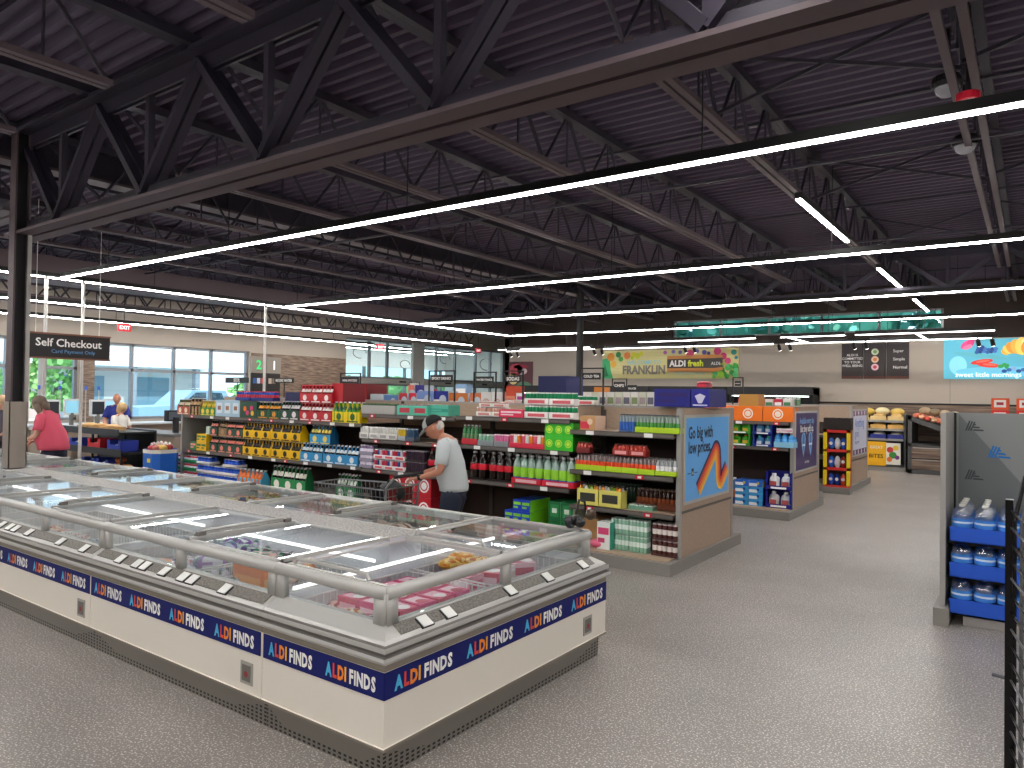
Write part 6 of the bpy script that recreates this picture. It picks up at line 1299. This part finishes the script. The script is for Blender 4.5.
g = MB(); g.box(-2.80,-2.50,18.93,18.945,.16,.66,'#e8e4d8')
for i,(u,v,r,c) in enumerate(((-2.72,.5,.07,'#c83a3a'),(-2.6,.55,.06,'#e8c03a'),(-2.66,.38,.08,'#3a8a3a'),(-2.57,.33,.05,'#7a3a8a'),(-2.73,.28,.06,'#e07a3a'))): g.disc((u,18.929-.001*i,v),r,c)
g.part('vegetable_poster', e)
for i in range(5):
    for z, cs in ((.755,('#2a3488','#3a48a8')),(.985,('#e0b060','#d8a050')),(1.185,('#e8c88a','#d8b070'))):
        g = MB(); w = .33; g.box(-w/2,w/2,0,.5,0,.05,M(cs[0],.5)); g.box(-w/2,w/2,0,.01,.05,.1,M(cs[0],.5)); g.ball((0,.22,.1),(w*.42,.2,.06),M(cs[1] if z > .8 else '#d8d4cc',.5),12,6); o = g.build('bread_crate', smooth=False); o.location = (bx0+.2+.37*i,19.0,z)
        tag(o, '%s bread crate, %s shelf of the bakery unit, %s from its far end' % ('blue' if z < .8 else 'tan', {.755:'lower',.985:'middle',1.185:'upper'}[z], ORD[i]), 'crate', 'bread crates')
for i in range(5):
    g = MB(); g.ball((0,0,.09),(.16,.14,.09),M(('#e8c050','#f0d070','#d8b848','#ece0b0','#e4c468')[i],.4),12,7); o = g.build('bread_bag', smooth=True); o.location = (-3.9+.32*i,19.3,1.29+.02*(i%2)); tag(o, ('golden','light yellow','mustard','cream','straw')[i]+' bag of bread rolls on top of the bakery unit', 'bag', 'bread bags')
# sloped produce stand
e = empty('produce_stand',(-1.4,19.2,0),'dark framed produce stand with wooden drawers and sloping trays','produce stand')
m_pf = M('#4d4c4c',.5); x0, x1, y0, y1 = -2.33, .6, 18.72, 19.85
g = MB(); g.box(x0,x0+.08,y0,y1,0,1.33,m_pf); g.prism([(x0,1.33),(x0,1.22),(x1*.0-1.3,.83),(x1*.0-1.3,.95)],'y',y0,y0+.05,m_pf); g.box(x0,x1,y0,y0+.04,.0,.1,m_pf); g.prism([(x0,.70),(x0,.62),(-1.3,.52),(-1.3,.6)],'y',y0,y0+.05,m_pf); g.part('frame', e)
g = MB(); g.prism([(x0+.08,1.26),(x1,.55),(x1,.5),(x0+.08,1.2)],'y',y0+.02,y1,m_dark); g.part('tray', e)
for z0_, z1_ in ((.11,.33),(.36,.60)): g = MB(); g.box(x0+.08,x1,y0+.01,y1,z0_,z1_,m_wood); g.box(x0+.1,x1,y0-.01,y0+.01,z1_-.02,z1_,'#b8b0a8'); g.part('drawer', e)
g = MB(); g.box(x0+.08,x1,y0+.2,y1,.61,.7,m_black); g.part('well', e)
random.seed(9); n_ = 0
for i in range(11):
    for j in range(4):
        x = x0+.14+.12*i; g = MB(); c = ('#e07a58','#e8a07a','#d85a48','#e8b890')[(i+j)%4]; g.ball((0,0,0),(.07,.1,.06),M(c,.4),8,6); o = g.build('tomato_pack', smooth=True); o.location = (x,y0+.13+.24*j,1.315-.215*(x-x0)*1.12+.03); tag(o, 'pack of %s tomatoes on the sloping tray, %s along, %s back' % (('coral','peach','red','pale')[(i+j)%4],ORD[i],ORD[j]),'tomato pack','tomato packs')
for i in range(5):
    g = MB(); g.ball((0,0,.08),(.13,.12,.09),M(('#b8a080','#8a7a60','#c8b090','#e0c8a8','#a89070')[i],.5),12,7); o = g.build('onion_sack', smooth=True); o.location = (x0+.25+.2*i,19.6,1.30-.15*.2*i+.04); tag(o, ('beige','olive brown','sandy','cream','brown')[i]+' sack at the rear of the sloping produce tray','sack','sacks on the produce stand')
# black bag left on the freezer corner
g = MB(); p = at(590,520,'x',-2.42); random.seed(4)
for i in range(7): g.ball((random.uniform(-.05,.05),random.uniform(-.09,.09),random.uniform(.03,.11)),(.035,.04,.035),M(('#17171a','#2a2a30','#4a3a2c')[i%3],.2),8,6)
g.tube([(0,-.06,.1),(.0,-.02,.19),(0,.05,.17),(0,.07,.08)],.008,'#2a2422',6)
o = g.build('hanging_keys_bag', smooth=True); o.name = 'black_pouch'; o.location = (-2.36,4.06,.795); tag(o,'shiny black pouch left on the corner rail of the end freezer','pouch')
# ================================================================== bring the plan to metres
_done = set()
for o in list(COL.objects):
    if o.type == 'MESH' and o.data.name not in _done:
        _done.add(o.data.name); o.data.transform(Matrix.Scale(U, 4))
    o.location = o.location*U
